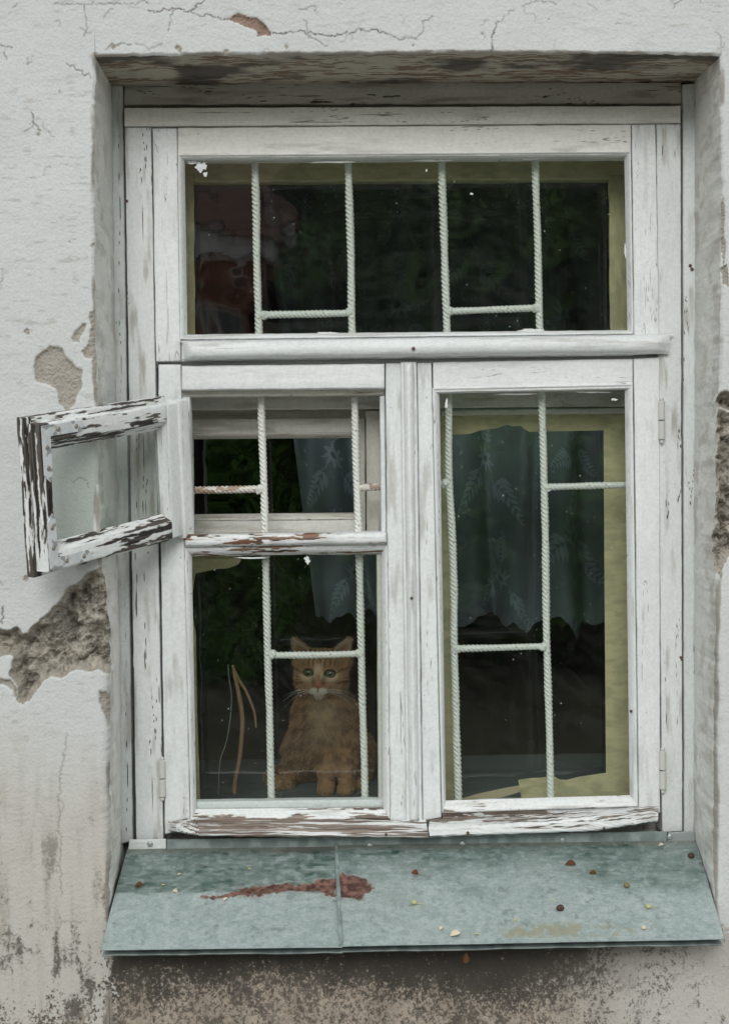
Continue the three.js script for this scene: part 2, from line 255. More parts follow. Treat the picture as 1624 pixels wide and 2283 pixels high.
for (const [pts, s] of [
  [[[330, 28], [385, 20], [425, 30], [452, 0]], 1], [[[425, 30], [500, 44], [512, 44]], 0.9], [[[385, 20], [376, 70]], 0.7], [[[605, 76], [650, 72], [700, 75], [750, 80], [800, 66], [850, 73]], 1], [[[850, 73], [895, 88], [930, 86], [945, 50], [960, 40]], 0.8], [[[1093, 118], [1093, 88], [1101, 62]], 1], [[[1101, 62], [1130, 35], [1142, 22]], 0.6],
  [[[190, 10], [192, 40], [188, 80]], 0.7], [[[120, 10], [220, 12], [330, 8]], 0.6], [[[70, 255], [75, 280], [88, 292]], 0.9], [[[75, 280], [55, 292]], 0.7], [[[60, 130], [62, 145], [74, 128]], 0.6], [[[150, 140], [185, 160], [205, 175]], 0.8], [[[0, 105], [25, 108]], 0.8], [[[10, 115], [14, 135]], 0.7], [[[5, 1350], [3, 1390]], 1.2], [[[148, 1640], [132, 1750], [134, 1860], [136, 2000]], 0.55], [[[134, 2055], [195, 2056]], 0.5], [[[120, 2160], [136, 2040]], 0.5],
  [[[0, 660], [4, 600]], 0.5], [[[1240, 10], [1200, 6], [1160, 12]], 0.6], [[[1500, 20], [1515, 0]], 0.6], [[[300, 95], [330, 110], [360, 100]], 0.6], [[[240, 110], [270, 100], [290, 104]], 0.8]]) crackLine(pts, s);
for (let n = 0; n < 150; n++) { let x = rr(WX0, WX1), y = rnd() < 0.55 ? rr(2.27, 2.5) : rr(0.9, 2.5), a = y > 2.27 ? (rnd() < 0.7 ? rr(-0.3, 0.3) : 1.57) : 1.57 + rr(-0.5, 0.5); const L = rr(8, 55), s = rr(0.2, 0.6); for (let i = 0; i < L; i++) { a += rr(-0.5, 0.5); x += Math.cos(a) * 0.0008; y += Math.sin(a) * 0.0008; drawCrack(x, y, s); } }

// the edges of the opening on the wall face
const [EL, ER, ET] = (() => {
  const f = (a) => a.map(([x, y]) => { const p = PX(x, y, 0); return [p.x, p.y]; });
  const EL = f([[212, 60], [212, 127], [210, 400], [210, 600], [213, 760], [215, 880], [222, 1200], [229, 1300], [238, 1405], [244, 1530], [243, 1655], [243, 1825], [243, 1990], [243, 2200]]);
  const ER = f([[1604, 60], [1604, 125], [1609, 450], [1604, 800], [1598, 1020], [1595, 1200], [1595, 1400], [1595, 1700], [1593, 1990], [1593, 2200]]);
  const ET = f([[100, 128], [212, 127], [450, 123], [700, 121], [1000, 119], [1240, 119], [1480, 121], [1608, 124], [1700, 124]]);
  return [EL, ER, ET];
})();
function edgeX(E, y) { for (let k = 0; k + 1 < E.length; k++) if (y <= E[k][1] && y >= E[k + 1][1]) return lerp(E[k][0], E[k + 1][0], (y - E[k][1]) / (E[k + 1][1] - E[k][1])); return y > E[0][1] ? E[0][0] : E[E.length - 1][0]; }
function edgeY(x) { for (let k = 0; k + 1 < ET.length; k++) if (x >= ET[k][0] && x <= ET[k + 1][0]) return lerp(ET[k][1], ET[k + 1][1], (x - ET[k][0]) / (ET[k + 1][0] - ET[k][0])); return x < ET[0][0] ? ET[0][1] : ET[ET.length - 1][1]; }
const wallMaps = makeMaps(CW, CH, (u, v) => {
  const x = lerp(WX0, WX1, u), y = lerp(WY0, WY1, v), i = Math.min(CW - 1, Math.floor(u * CW)), j = Math.min(CH - 1, Math.floor(v * CH));
  const [dx, dy] = toDfast(x, y);
  const grain = vn(x * 900, y * 900), g2 = fbm(x * 330, y * 330, 2), mot = fbm(x * 7, y * 7 + 3, 4), brush = fbm(x * 40, y * 160, 3);
  const p = patchAt(x, y);
  let c, h = 0.6 + (grain - 0.5) * 0.16 + (g2 - 0.5) * 0.35 + (brush - 0.5) * 0.2;
  const left = dy > 1450 ? 1 - ss(230, 330, dx) : 0, low = left ? ss(1500, 1950, dy + (mot - 0.5) * 500) : 0;
  if (p && !(p[1].k !== 1 && p[0] < 0.0004)) {
    const [d, P] = p, a = fbm(x * 60, y * 60, 4), b = vn(x * 420, y * 420);
    if (P.k === 0) c = mix3([0.30, 0.275, 0.235], [0.42, 0.39, 0.34], a * 0.8 + b * 0.4);
    else if (P.k === 2) c = mix3([0.20, 0.12, 0.085], [0.33, 0.25, 0.2], a * 1.2 - 0.1);
    else { const deep = ss(0.004, 0.012, d + (fbm(x * 60, y * 60, 2) - 0.5) * 0.012), moss = ss(0.5, 0.68, fbm(x * 30 + 50, y * 30, 4)); c = mix3(mix3([0.30, 0.27, 0.225], [0.42, 0.385, 0.33], b), mix3(mix3([0.12, 0.108, 0.088], [0.44, 0.405, 0.345], clamp(a * 1.7 - 0.35 + (b - 0.5) * 0.9)), [0.10, 0.095, 0.075], moss * 0.6), deep); }
    h = 0.5 + (b - 0.5) * 1.0 + (a - 0.5) * 0.6;
  } else {
    const t = 1 + (mot - 0.5) * 0.10 + (grain - 0.5) * 0.10 + (g2 - 0.5) * 0.10;
    c = [0.60 * t, 0.62 * t, 0.612 * t];
    // scuffs along the brush strokes
    const scuff = ss(0.60, 0.8, fbm(x * 55 + 8, y * 190, 4)) * Math.max(ss(0.45, 0.7, fbm(x * 5, y * 5 + 20, 3)), 0.8 * ss(0.3, 0.6, fbm(x * 8 + 3, y * 30, 3)) * ss(120, 30, dy)); c = mix3(c, [0.40, 0.385, 0.35], scuff * 0.55);
    // the older, browner coat low on the left, and the grime that ran down it
    if (left > 0) { const warm = left * low; c = mix3(c, [0.49 * t, 0.455 * t, 0.405 * t], warm * 0.75);
    const run = fbm(x * 75 + 3, y * 11, 4), blot = fbm(x * 34, y * 26 + 11, 4), lowRun = left * ss(1500, 2150, dy);
    c = mix3(c, [0.33, 0.295, 0.245], lowRun * ss(0.46, 0.8, run * 0.7 + g2 * 0.3) * 0.75);
    c = mix3(c, [0.075, 0.068, 0.055], left * ss(1640, 2150, dy) * ss(0.60, 0.72, run * 0.36 + blot * 0.44 + g2 * 0.16 + grain * 0.10 + ss(1900, 2282, dy) * 0.055) * 0.85); }
    // sooty, lichen-spotted render, with the shade of the sill overhang painted in
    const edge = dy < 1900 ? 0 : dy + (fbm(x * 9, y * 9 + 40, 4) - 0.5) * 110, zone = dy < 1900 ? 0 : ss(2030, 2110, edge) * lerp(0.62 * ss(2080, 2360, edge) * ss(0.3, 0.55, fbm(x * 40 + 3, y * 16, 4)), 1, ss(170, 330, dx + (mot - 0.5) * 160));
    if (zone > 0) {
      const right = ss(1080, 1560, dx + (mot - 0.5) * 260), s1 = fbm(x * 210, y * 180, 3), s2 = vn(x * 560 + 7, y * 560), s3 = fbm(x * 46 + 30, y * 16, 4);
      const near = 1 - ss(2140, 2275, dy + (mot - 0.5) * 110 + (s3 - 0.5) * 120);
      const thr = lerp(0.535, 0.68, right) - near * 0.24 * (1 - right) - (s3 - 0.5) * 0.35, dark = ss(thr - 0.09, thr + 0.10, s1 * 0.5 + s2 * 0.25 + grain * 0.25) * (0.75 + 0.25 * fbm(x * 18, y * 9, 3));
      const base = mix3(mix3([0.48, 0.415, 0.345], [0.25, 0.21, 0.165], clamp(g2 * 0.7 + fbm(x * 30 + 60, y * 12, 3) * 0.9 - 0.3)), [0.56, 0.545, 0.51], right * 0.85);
      const sootShadeN = (0.35 + 0.65 * near) * (1 - right * 0.85), sootShade = near > 0 ? ss(0.40, 0.56, s2 * 0.35 + s1 * 0.35 + s3 * 0.3 + (near - 0.5) * 0.42) * sootShadeN : 0; for (let q = 0; q < 3; q++) base[q] *= 1 - 0.84 * sootShade;
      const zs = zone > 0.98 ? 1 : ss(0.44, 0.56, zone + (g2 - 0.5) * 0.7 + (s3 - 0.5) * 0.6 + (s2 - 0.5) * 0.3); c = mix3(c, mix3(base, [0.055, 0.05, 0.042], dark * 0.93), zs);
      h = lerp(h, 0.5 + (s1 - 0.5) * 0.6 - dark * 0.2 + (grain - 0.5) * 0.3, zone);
    }
    const cr = clamp(crackMask[j * CW + i]); c = mix3(c, [0.10, 0.09, 0.075], cr * 0.85); h -= cr * 0.5;
    // crumbled bare edge of the opening
    const ed = edgeDist(x, y), wear = ed > 0.014 ? 0 : ss(0.0, 0.004, 0.0075 * (0.25 + fbm(x * 30, y * 22, 4) * 1.3) - ed) * ss(0.44, 0.56, fbm(x * 14 + 9, y * 9, 3)); c = mix3(c, [0.27, 0.245, 0.205], wear * 0.85);
  }
  return [c[0], c[1], c[2], h];
}, false);
function toDfast(x, y) { // projection of the wall plane
  const e = AXT.elements, X = x - EYE.x, Y = y - EYE.y, Z = -EYE.z, a = e[0] * X + e[3] * Y + e[6] * Z, b = e[1] * X + e[4] * Y + e[7] * Z, c = e[2] * X + e[5] * Y + e[8] * Z;
  return [812 + FOCAL * a / -c, 1141 - FOCAL * b / -c];
}
function edgeDist(x, y) { const l = Math.abs(x - edgeX(EL, y)), r = Math.abs(x - edgeX(ER, y)), t = Math.abs(y - edgeY(x)); const inY = y < 2.29, inX = x > -0.39 && x < 0.65; return Math.min(inY ? l : 9, inY ? r : 9, inX ? t : 9); }


const wall = thing('plastered_wall', 'old whitewashed plaster house wall with peeled patches around the window', 'wall');
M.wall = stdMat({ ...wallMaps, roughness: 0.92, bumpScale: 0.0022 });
{
  const uv = (x, y) => [(x - WX0) / (WX1 - WX0), (y - WY0) / (WY1 - WY0)];
  // near the opening the face turns round the corner
  const roundOff = (d, r) => d >= r ? 0 : r - Math.sqrt(Math.max(0, r * r - (r - d) * (r - d)));
  const rad = (y) => 0.004 + 0.012 * ss(1.42, 1.22, y) * ss(0.9, 0.99, y);
  const jag = (y, s) => (fbm(y * 60 + s, s, 4) - 0.5) * 0.005 + (vn(y * 300, s) - 0.5) * 0.001;
  const TOPY = edgeY(0);
  const inRange = (y) => ss(2.2840, 2.2800, y) * ss(0.868, 0.874, y);                         // 1 beside the opening, 0 above it
  const split = (g, name) => {                                          // plaster coat and bared render as two meshes
    const I = g.index.array, P = g.attributes.position, A = [], B = [];
    const inside = new Uint8Array(P.count); for (let k = 0; k < P.count; k++) inside[k] = patchAt(P.getX(k), P.getY(k)) ? 1 : 0;
    for (let k = 0; k < I.length; k += 3) (inside[I[k]] + inside[I[k + 1]] + inside[I[k + 2]] >= 2 ? B : A).push(I[k], I[k + 1], I[k + 2]);
    const h = g.clone(); g.setIndex(A); h.setIndex(B);
    mesh('plaster_coat', g, M.wall, wall); if (B.length) { const m = mesh('bared_render', h, M.wall, wall); m.userData.label = name; }
  };
  const exl = (y) => edgeX(EL, y) + jag(y, 3) * inRange(y), exr = (y) => edgeX(ER, y) + jag(y, 8) * inRange(y);
  const ny = Math.round((WY1 - WY0) / 0.0029);
  const xs = (n, p) => (i) => Math.pow(i / n, p);
  { const n = 165; split(gridGeo(n, ny, (i, j) => { const y = lerp(WY0, WY1, j / ny), e = exl(y), x = i === n ? e : lerp(WX0, e, 1 - Math.pow(1 - i / n, 1.0)), r = rad(y) * inRange(y); return [x, y, wallZ(x, y) - roundOff(e - x, r || 1e-9), ...uv(x, y)]; }), 'crumbling grey render where the plaster has fallen off'); }
  { const n = 100; split(gridGeo(n, ny, (i, j) => { const y = lerp(WY0, WY1, j / ny), e = exr(y), x = lerp(e, WX1, i / n), r = rad(y) * inRange(y); return [x, y, wallZ(x, y) - roundOff(x - e, r || 1e-9), ...uv(x, y)]; }), 'rough bared render beside the right reveal'); }
  const etop = (x) => { const l = edgeX(EL, 2.3), r = edgeX(ER, 2.3); return edgeY(x) + (jag(x, 12) * 0.8 + 0.001) * ss(l, l + 0.02, x) * ss(r, r - 0.02, x); };
  { const n = 400, m = 90; split(gridGeo(n, m, (i, j) => { const l = edgeX(EL, 2.4), r = edgeX(ER, 2.4), x = lerp(l, r, i / n), e = etop(x), y = lerp(e, WY1, j / m); return [x, y, wallZ(x, y) - roundOff(y - e, 0.004), ...uv(x, y)]; }), 'brown scar where plaster has flaked above the window'); }
  const SY = 0.872;
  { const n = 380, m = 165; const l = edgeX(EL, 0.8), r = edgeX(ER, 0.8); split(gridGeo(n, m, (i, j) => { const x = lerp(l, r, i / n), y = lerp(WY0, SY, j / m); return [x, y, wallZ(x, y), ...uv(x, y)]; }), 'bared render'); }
  // reveals and soffit
  const revealMaps = (off, base, dirt, amt) => withRepeat(makeMaps(512, 512, (u, v) => { const t = 1 + (vn(u * 250, v * 250 + off, 250, 250) - 0.5) * 0.14 + (fbm(u * 12 + off, v * 12, 3, 12, 12) - 0.5) * 0.2, k = ss(0.58 - amt * 0.2, 0.7 - amt * 0.1, fbm(u * 24 + off, v * 30, 5, 24, 30)) * ss(0.35, 0.6, fbm(u * 5 + off, v * 5, 3, 5, 5)), c = mix3([base[0] * t, base[1] * t, base[2] * t], dirt, k * amt); return [...c, fbm(u * 50, v * 50 + off, 3, 50, 50)]; }), 2, 1);
  M.reveal = stdMat({ ...revealMaps(2, [0.73, 0.73, 0.70], [0.40, 0.37, 0.32], 0.45), roughness: 0.9, bumpScale: 0.002 });
  M.soffit = stdMat({ ...withRepeat(makeMaps(1024, 256, (u, v) => { const s = fbm(u * 12, v * 12, 5, 12, 12), f = fbm(u * 40, v * 70, 4, 40, 70), k = ss(0.42, 0.5, f * 0.6 + s * 0.4), d = ss(0.52, 0.72, fbm(u * 9 + 30, v * 4, 4, 9, 4)), c = mix3(mix3([0.21, 0.155, 0.11], [0.46, 0.42, 0.355], k), [0.055, 0.05, 0.043], d * 0.85); return [...c, 0.3 + k * 0.5]; }), 1, 3), roughness: 0.92, bumpScale: 0.002 });
  const ZB = -0.215;
  const inL = (y) => PX(lerp(250, 275, ss(2.25, 0.95, y)), 1000, -0.19).x, inR = (y) => PX(1548, 1000, -0.19).x;
  const lx = (y) => { const t = PX(250, 187, -0.19), b = PX(272, 1880, -0.19); return lerp(t.x, b.x, (t.y - y) / (t.y - b.y)); };
  const rx = (y) => { const t = PX(1548, 187, -0.19), b = PX(1546, 1862, -0.19); return lerp(t.x, b.x, (t.y - y) / (t.y - b.y)); };
  const y0 = 0.86, nR = 520;
  mesh('reveal', gridGeo(26, nR, (i, j) => { const y = lerp(y0, 2.2835, j / nR), e = exl(y), r = rad(y), t = i / 26, q = patchAt(e - 0.002, y), z0 = wallZ(e, y) - r, k = q && q[1].k === 1 ? clamp(1 - t * 1.6) : 0; return [lerp(e, lx(y), t) - k * 0.006 + (fbm(y * 30, t * 5 + 3, 3) - 0.5) * 0.006 * Math.sin(Math.min(1, t * 3) * 1.57) * (1 - t * 0.6) + k * rubble(y, t * 0.2) * 0.4, y, lerp(z0, ZB, t), y, t * 0.2]; }), M.reveal, wall);
  { const g = gridGeo(26, nR, (i, j) => { const y = lerp(y0, 2.2835, j / nR), e = exr(y), r = rad(y), t = i / 26, z0 = wallZ(e, y) - r; return [lerp(e, rx(y), t) + (fbm(y * 30 + 50, t * 5 + 3, 3) - 0.5) * 0.005 * Math.sin(Math.min(1, t * 3) * 1.57), y, lerp(z0, ZB, t), y + 0.37, t * 0.2]; }); mesh('reveal', g, M.reveal, wall); }
  { const g = gridGeo(380, 26, (i, j) => { const x = lerp(edgeX(EL, 2.3) - 0.01, edgeX(ER, 2.3) + 0.01, i / 380), e = etop(x), t = j / 26; return [x, lerp(e, PX(900, 184, -0.19).y, t) + (fbm(x * 25, t * 6, 3) - 0.5) * 0.004 * Math.sin(Math.min(1, t * 3) * 1.57), lerp(wallZ(x, e) - 0.004, ZB, t), x, t * 0.2]; }); mesh('soffit', g, M.soffit, wall); }
  // plain plaster further out, and the masonry behind
  M.plaster = stdMat({ ...withRepeat(makeMaps(512, 512, (u, v) => { const t = 1 + (vn(u * 250, v * 250, 250, 250) - 0.5) * 0.1 + (fbm(u * 10, v * 10, 4, 10, 10) - 0.5) * 0.12, c = mix3([0.62 * t, 0.63 * t, 0.62 * t], [0.36, 0.33, 0.28], ss(0.6, 0.8, fbm(u * 16, v * 5, 4, 16, 5)) * 0.5); return [...c, fbm(u * 60, v * 60, 3, 60, 60)]; }), 1, 1), roughness: 0.92, bumpScale: 0.002 });
  const slab = (a, b, c, d) => mesh('plaster_field', boxGeo(a, b, c, d, -0.04, 0.0), M.plaster, wall);
  slab(-4, WX0, 0, 3.4); slab(WX1, 4, 0, 3.4); slab(WX0, WX1, WY1, 3.4); slab(WX0, WX1, 0, WY0);
  const ox0 = -0.395, ox1 = 0.665, oy0 = 0.84, oy1 = 2.30;
  M.masonry = stdMat({ color: rgb(0.25, 0.22, 0.19), roughness: 0.95 });
  for (const [a, b, c, d] of [[-4, ox0, 0, 3.4], [ox1, 4, 0, 3.4], [ox0, ox1, oy1, 3.4], [ox0, ox1, 0, oy0]]) mesh('masonry', boxGeo(a, b, c, d, -0.5, -0.045), M.masonry, wall);
}

// ---------------------------------------------------------------- the outer window
const win = thing('window', 'white wooden window with peeling paint set deep in the plaster wall', 'window');
const F = -0.18, FD = 0.06;
board(win, 'box_board', [[248, 187], [274, 190], [297, 1874], [269, 1882]], -0.19, 0.05, M.box);
board(win, 'box_board', [[1520, 187], [1550, 185], [1548, 1864], [1523, 1862]], -0.19, 0.05, M.box);
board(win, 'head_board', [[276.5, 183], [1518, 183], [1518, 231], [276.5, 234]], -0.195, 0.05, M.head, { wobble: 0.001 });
board(win, 'frame_head', [[277, 240], [1516, 235], [1516, 275], [277, 282]], F, FD, M.topDirty);
board(win, 'frame_jamb', [[278, 283.5], [337.5, 283.5], [364.5, 1872], [304, 1873]], F, FD, M.weather);
board(win, 'frame_jamb', [[1461.5, 276.5], [1516, 276.5], [1520, 1853], [1474.5, 1856]], F, FD, M.weather);
board(win, 'transom', [[341, 795], [1460, 783], [1472, 806], [351, 820]], F - 0.02, FD - 0.02, M.aged);
{
  const t = group('top_light', win), z = F + 0.003;
  board(t, 'stile', [[340, 285.5], [395, 285.5], [403.5, 805], [347.5, 806]], z, 0.05, M.sound);
  board(t, 'stile', [[1406.5, 277.5], [1460, 276.5], [1469, 788], [1412, 790]], z, 0.05, M.sound);
  board(t, 'rail', [[396, 284.5], [1405.5, 277], [1405.5, 345], [396, 352]], z, 0.05, M.topDirty);
  board(t, 'rail', [[404.5, 750], [1411, 738], [1411, 792], [404.5, 805]], z, 0.05, M.aged);
  beads(t, [[396, 345], [1405, 338], [1411, 744], [402, 757]], [[412, 357], [1390, 350], [1397, 736], [418, 746]], z + 0.004, -0.1925, [M.sound, M.sound, M.aged, M.sound]);
  mesh('pane', paneGeo([[404, 350], [1400, 342], [1404, 744], [408, 755]], -0.193), M.glass, t);
  // weather bar under the light
  const A = [PX(399, 760, -0.176), PX(1503, 745, -0.176)], B = [PX(405, 762, -0.150), PX(1496, 748, -0.158)], C = [PX(408, 797, -0.146), PX(1494, 781, -0.156)], E2 = [PX(402, 803, -0.170), PX(1488, 789, -0.172)];
  const rows = [E2, C, null, B, A], n = 120;
  mesh('weather_bar', gridGeo(n, 14, (i, j) => {
    const u = i / n, f = j / 14, at = (Q, end) => Q[0].clone().lerp(Q[1], u);
    const a = at(E2), b = at(C), c = at(B), d = at(A); let p;
    if (f < 0.25) p = a.lerp(b, f / 0.25); else if (f < 0.75) { const t2 = (f - 0.25) / 0.5; p = b.lerp(c, t2); p.z += Math.sin(t2 * Math.PI) * 0.005; } else p = c.lerp(d, (f - 0.75) / 0.25);
    const w = (vn(u * 70, f * 3) - 0.5) * 0.0012, endc = Math.max(0, 1 - u / 0.012, (u - 0.975) / 0.025); p.y += w; p.z += w; p.z = lerp(p.z, -0.172, clamp(endc) * 0.9);
    return [p.x, p.y, p.z, u * 0.87 + 0.2, f * 0.08 + 0.3];
  }), M.aged, t);
}
{
  const c = group('casement', win), z = F + 0.002;
  c.userData.label = 'left casement with the open vent hole and the cat behind its pane';
  board(c, 'stile', [[352.5, 812], [403, 812], [425, 1846], [367.5, 1860]], z, 0.05, M.aged);
  board(c, 'stile', [[858.5, 809], [893, 809], [906, 1832], [868.5, 1834]], z, 0.05, M.aged);
  board(c, 'rail', [[404.5, 815], [857, 810], [857, 866], [404.5, 870]], z + 0.010, 0.06, M.sound, { bevel: 0.003 });
  board(c, 'rebate_strip', [[405, 869], [857, 865], [857, 880], [405, 885]], z - 0.012, 0.03, M.innerDirty);
  board(c, 'vent_jamb', [[846, 882], [857.5, 881], [861, 1190], [849.5, 1190]], z - 0.010, 0.03, M.aged);
  board(c, 'vent_jamb', [[404, 884], [424, 884], [430, 1192], [411, 1192]], z - 0.010, 0.03, M.aged);
  board(c, 'vent_rail', [[411, 1191], [861, 1186], [862.5, 1213], [411, 1219]], z + 0.014, 0.07, M.worn, { bevel: 0.005, wobble: 0.0012 });
  beads(c, [[411, 1219], [863, 1212], [869, 1826], [425, 1832]], [[428, 1240], [850, 1232], [853, 1799], [438, 1803]], z + 0.003, -0.1925, [M.worn, M.bead, M.peel, M.bead]);
  board(c, 'rail', [[424, 1820], [869, 1814], [870, 1842], [424, 1846]], z - 0.004, 0.05, M.bare);
  board(c, 'putty_fillet', [[430, 1786], [855, 1781], [855, 1802], [430, 1806]], -0.1955, 0.02, M.sound, { wobble: 0.001 });
  board(c, 'rear_stile', [[839, 1228], [856, 1228], [860, 1800], [843, 1800]], -0.198, 0.03, M.inner);
  mesh('pane', paneGeo([[420, 1230], [856, 1222], [860, 1810], [430, 1812]], -0.193), M.glass, c);
}
{
  const c = group('casement', win), z = F + 0.002;
  c.userData.label = 'right casement with one tall pane';
  board(c, 'stile', [[929, 808], [961.5, 808], [983.5, 1822], [942, 1830]], z, 0.05, M.aged);
  board(c, 'stile', [[1411, 799], [1469, 796], [1470.5, 1812], [1422, 1816]], z, 0.05, M.sound);
  board(c, 'rail', [[964, 807], [1409.5, 799], [1409.5, 866], [965, 875]], z, 0.05, M.sound);
  board(c, 'rail', [[985, 1796], [1421, 1786], [1421, 1820], [985, 1830]], z - 0.003, 0.05, M.bare);
  beads(c, [[963, 865], [1409, 856], [1421, 1797], [985, 1812]], [[979, 877], [1391, 868], [1402, 1772], [993, 1784]], z + 0.003, -0.1925, [M.sound, M.aged, M.peel, M.bead]);
  mesh('pane', paneGeo([[970, 870], [1400, 860], [1408, 1785], [986, 1795]], -0.193), M.glass, c);
}
{ // grime on the outer panes, and paint the brush left on the glass
  const W = 512, d = new Uint8Array(W * W * 4); seed = 5150;
  for (let j = 0; j < W; j++) for (let i = 0; i < W; i++) { const u = i / W, v = j / W, arc = fbm(Math.hypot(u - 0.3, v + 0.4) * 60, Math.atan2(v + 0.4, u - 0.3) * 5, 3), f = fbm(u * 40, v * 40, 3, 40, 40), k = (j * W + i) * 4; d[k] = d[k + 1] = d[k + 2] = 255 * clamp(0.006 + 0.010 * ss(0.5, 0.75, arc) * ss(0.35, 0.6, fbm(u * 4, v * 4, 3, 4, 4)) + 0.006 * ss(0.5, 0.7, f)); d[k + 3] = 255; }
  for (let n = 0; n < 110; n++) { const x = Math.floor(rnd() * W), y = Math.floor(rnd() * W), a = rr(40, 170), r = rnd() < 0.15 ? 2 : 1; for (let q = 0; q < r; q++) for (let p = 0; p < r; p++) { const k = (((y + q) % W) * W + (x + p) % W) * 4; d[k] = d[k + 1] = d[k + 2] = a; } }
  const t = new THREE.DataTexture(d, W, W, THREE.RGBAFormat); t.magFilter = THREE.LinearFilter; t.wrapS = t.wrapT = THREE.RepeatWrapping; t.repeat.set(1.7, 1.7); t.needsUpdate = true;
  const grime = stdMat({ color: rgb(0.46, 0.48, 0.46), roughness: 0.95, alphaMap: t, transparent: true, side: THREE.DoubleSide });
  const [top, lc, rc] = [win.getObjectByName('top_light'), ...win.children.filter((o) => o.name === 'casement')];
  mesh('grime_film', paneGeo([[406, 352], [1398, 344], [1402, 742], [410, 753]], -0.1922), grime, top);
  mesh('grime_film', paneGeo([[422, 1232], [855, 1224], [858, 1808], [432, 1810]], -0.1922), grime, lc);
  mesh('grime_film', paneGeo([[972, 872], [1398, 862], [1406, 1783], [988, 1793]], -0.1922), grime, rc);
  const smear = (parent, cx, cy, w, h, n = 26) => { const pts = Array.from({ length: n }, (_, i) => { const a = i / n * Math.PI * 2, k = 0.45 + 0.75 * vn(Math.cos(a) * 3 + cx, Math.sin(a) * 3 + cy) + rr(-0.12, 0.12); return [cx + Math.cos(a) * w * k, cy + Math.sin(a) * h * k]; }); mesh('paint_smear', sheetGeo(pts, -0.1915, 0.0004), M.sound, parent); };
  smear(top, 448, 372, 12, 13); smear(top, 430, 362, 16, 5); smear(top, 458, 388, 5, 7); smear(top, 960, 358, 50, 3); smear(top, 1180, 354, 40, 3); smear(top, 740, 361, 60, 2.5); smear(top, 730, 742, 26, 2.5); smear(top, 1180, 736, 34, 4); smear(top, 1392, 560, 3, 16); smear(top, 1050, 432, 4, 2.5); smear(top, 950, 380, 2, 3.5);
  smear(rc, 994, 900, 4, 11); smear(rc, 1368, 890, 8, 3); smear(rc, 1150, 878, 60, 2); smear(rc, 1320, 874, 50, 2); smear(lc, 684, 1248, 7, 9); smear(lc, 560, 1243, 40, 2);
}
{ // cover strip where the casements meet
  board(win, 'cover_strip', [[892, 806], [928.5, 806], [941, 1834], [905, 1836]], F + 0.008, 0.03, M.sound, { bevel: 0.003 });
  board(win, 'cover_strip', [[898.5, 807], [921, 807], [934, 1832], [912, 1833]], F + 0.017, 0.02, M.aged, { bevel: 0.006 });
}
{ // drip boards along the foot of the casements
  const drip = (A, B, C, zf, mat) => { const n = 90, so = rnd() * 20; mesh('drip_board', gridGeo(n, 16, (i, j) => {
    const u = i / n, P = (L, z) => { const q = u * (L.length - 1), k = Math.min(L.length - 2, Math.floor(q)); return PX(lerp(L[k][0], L[k + 1][0], q - k), lerp(L[k][1], L[k + 1][1], q - k), z); };
    const zf2 = zf(u), a = P(A, -0.176), b = P(B, zf2), c = P(C, zf2 + 0.001), d = c.clone(); d.z = -0.185; d.y += 0.004;
    const f = j / 16; let p = f < 0.2 ? d.lerp(c, f / 0.2) : f < 0.55 ? c.lerp(b, (f - 0.2) / 0.35) : b.lerp(a, (f - 0.55) / 0.45);
    const w = (vn(u * 50 + so, f * 6) - 0.5) * 0.0022; p.y += w; p.z += w * 0.7;
    return [p.x, p.y, p.z, so + u * 0.46, so + f * 0.12];
  }), mat, win); };
  drip([[376, 1830], [440, 1822], [948, 1827]], [[376, 1834], [444, 1846], [952, 1850]], [[376, 1852], [446, 1865], [956, 1868]], (u) => lerp(-0.172, -0.13, ss(0, 0.14, u)), M.bare);
  drip([[958, 1826], [1200, 1814], [1466, 1795]], [[954, 1846], [1210, 1833], [1466, 1807]], [[958, 1867], [1330, 1853], [1465, 1831]], (u) => lerp(-0.13, -0.165, ss(0.82, 1, u)), M.peel);
}
{ // nail heads left in the boards
  const ng = new THREE.SphereGeometry(0.0022, 10, 6); ng.scale(1, 1, 0.5); const nm = stdMat({ color: rgb(0.12, 0.07, 0.05), roughness: 0.8 });
  for (const [x, y, z] of [[921, 777, -0.1455], [860, 1860, -0.1275], [1042, 1856, -0.1275], [1345, 1846, -0.1285], [1541, 600, -0.1885], [1537, 592, -0.1885], [283, 448, -0.1795], [1518, 1470, -0.1795], [1516, 1465, -0.1795], [917, 1333, -0.1615], [1405, 1585, -0.176]]) { const m = mesh('nail', ng, nm, win); m.position.copy(PX(x, y, z)); m.scale.setScalar(rr(0.8, 1.5)); }
}
function screwGeo() { const g = new THREE.SphereGeometry(1, 14, 7, 0, Math.PI * 2, 0, Math.PI / 2); g.rotateX(Math.PI / 2); g.scale(1, 1, 0.4); return g; }
const SCREW = screwGeo();
function screw(parent, p, r, mat = M.screw) {
  const s = mesh('screw', SCREW, mat, parent); s.position.copy(p); s.scale.setScalar(r); s.rotation.z = rr(0, 1.5);
  return s;
}
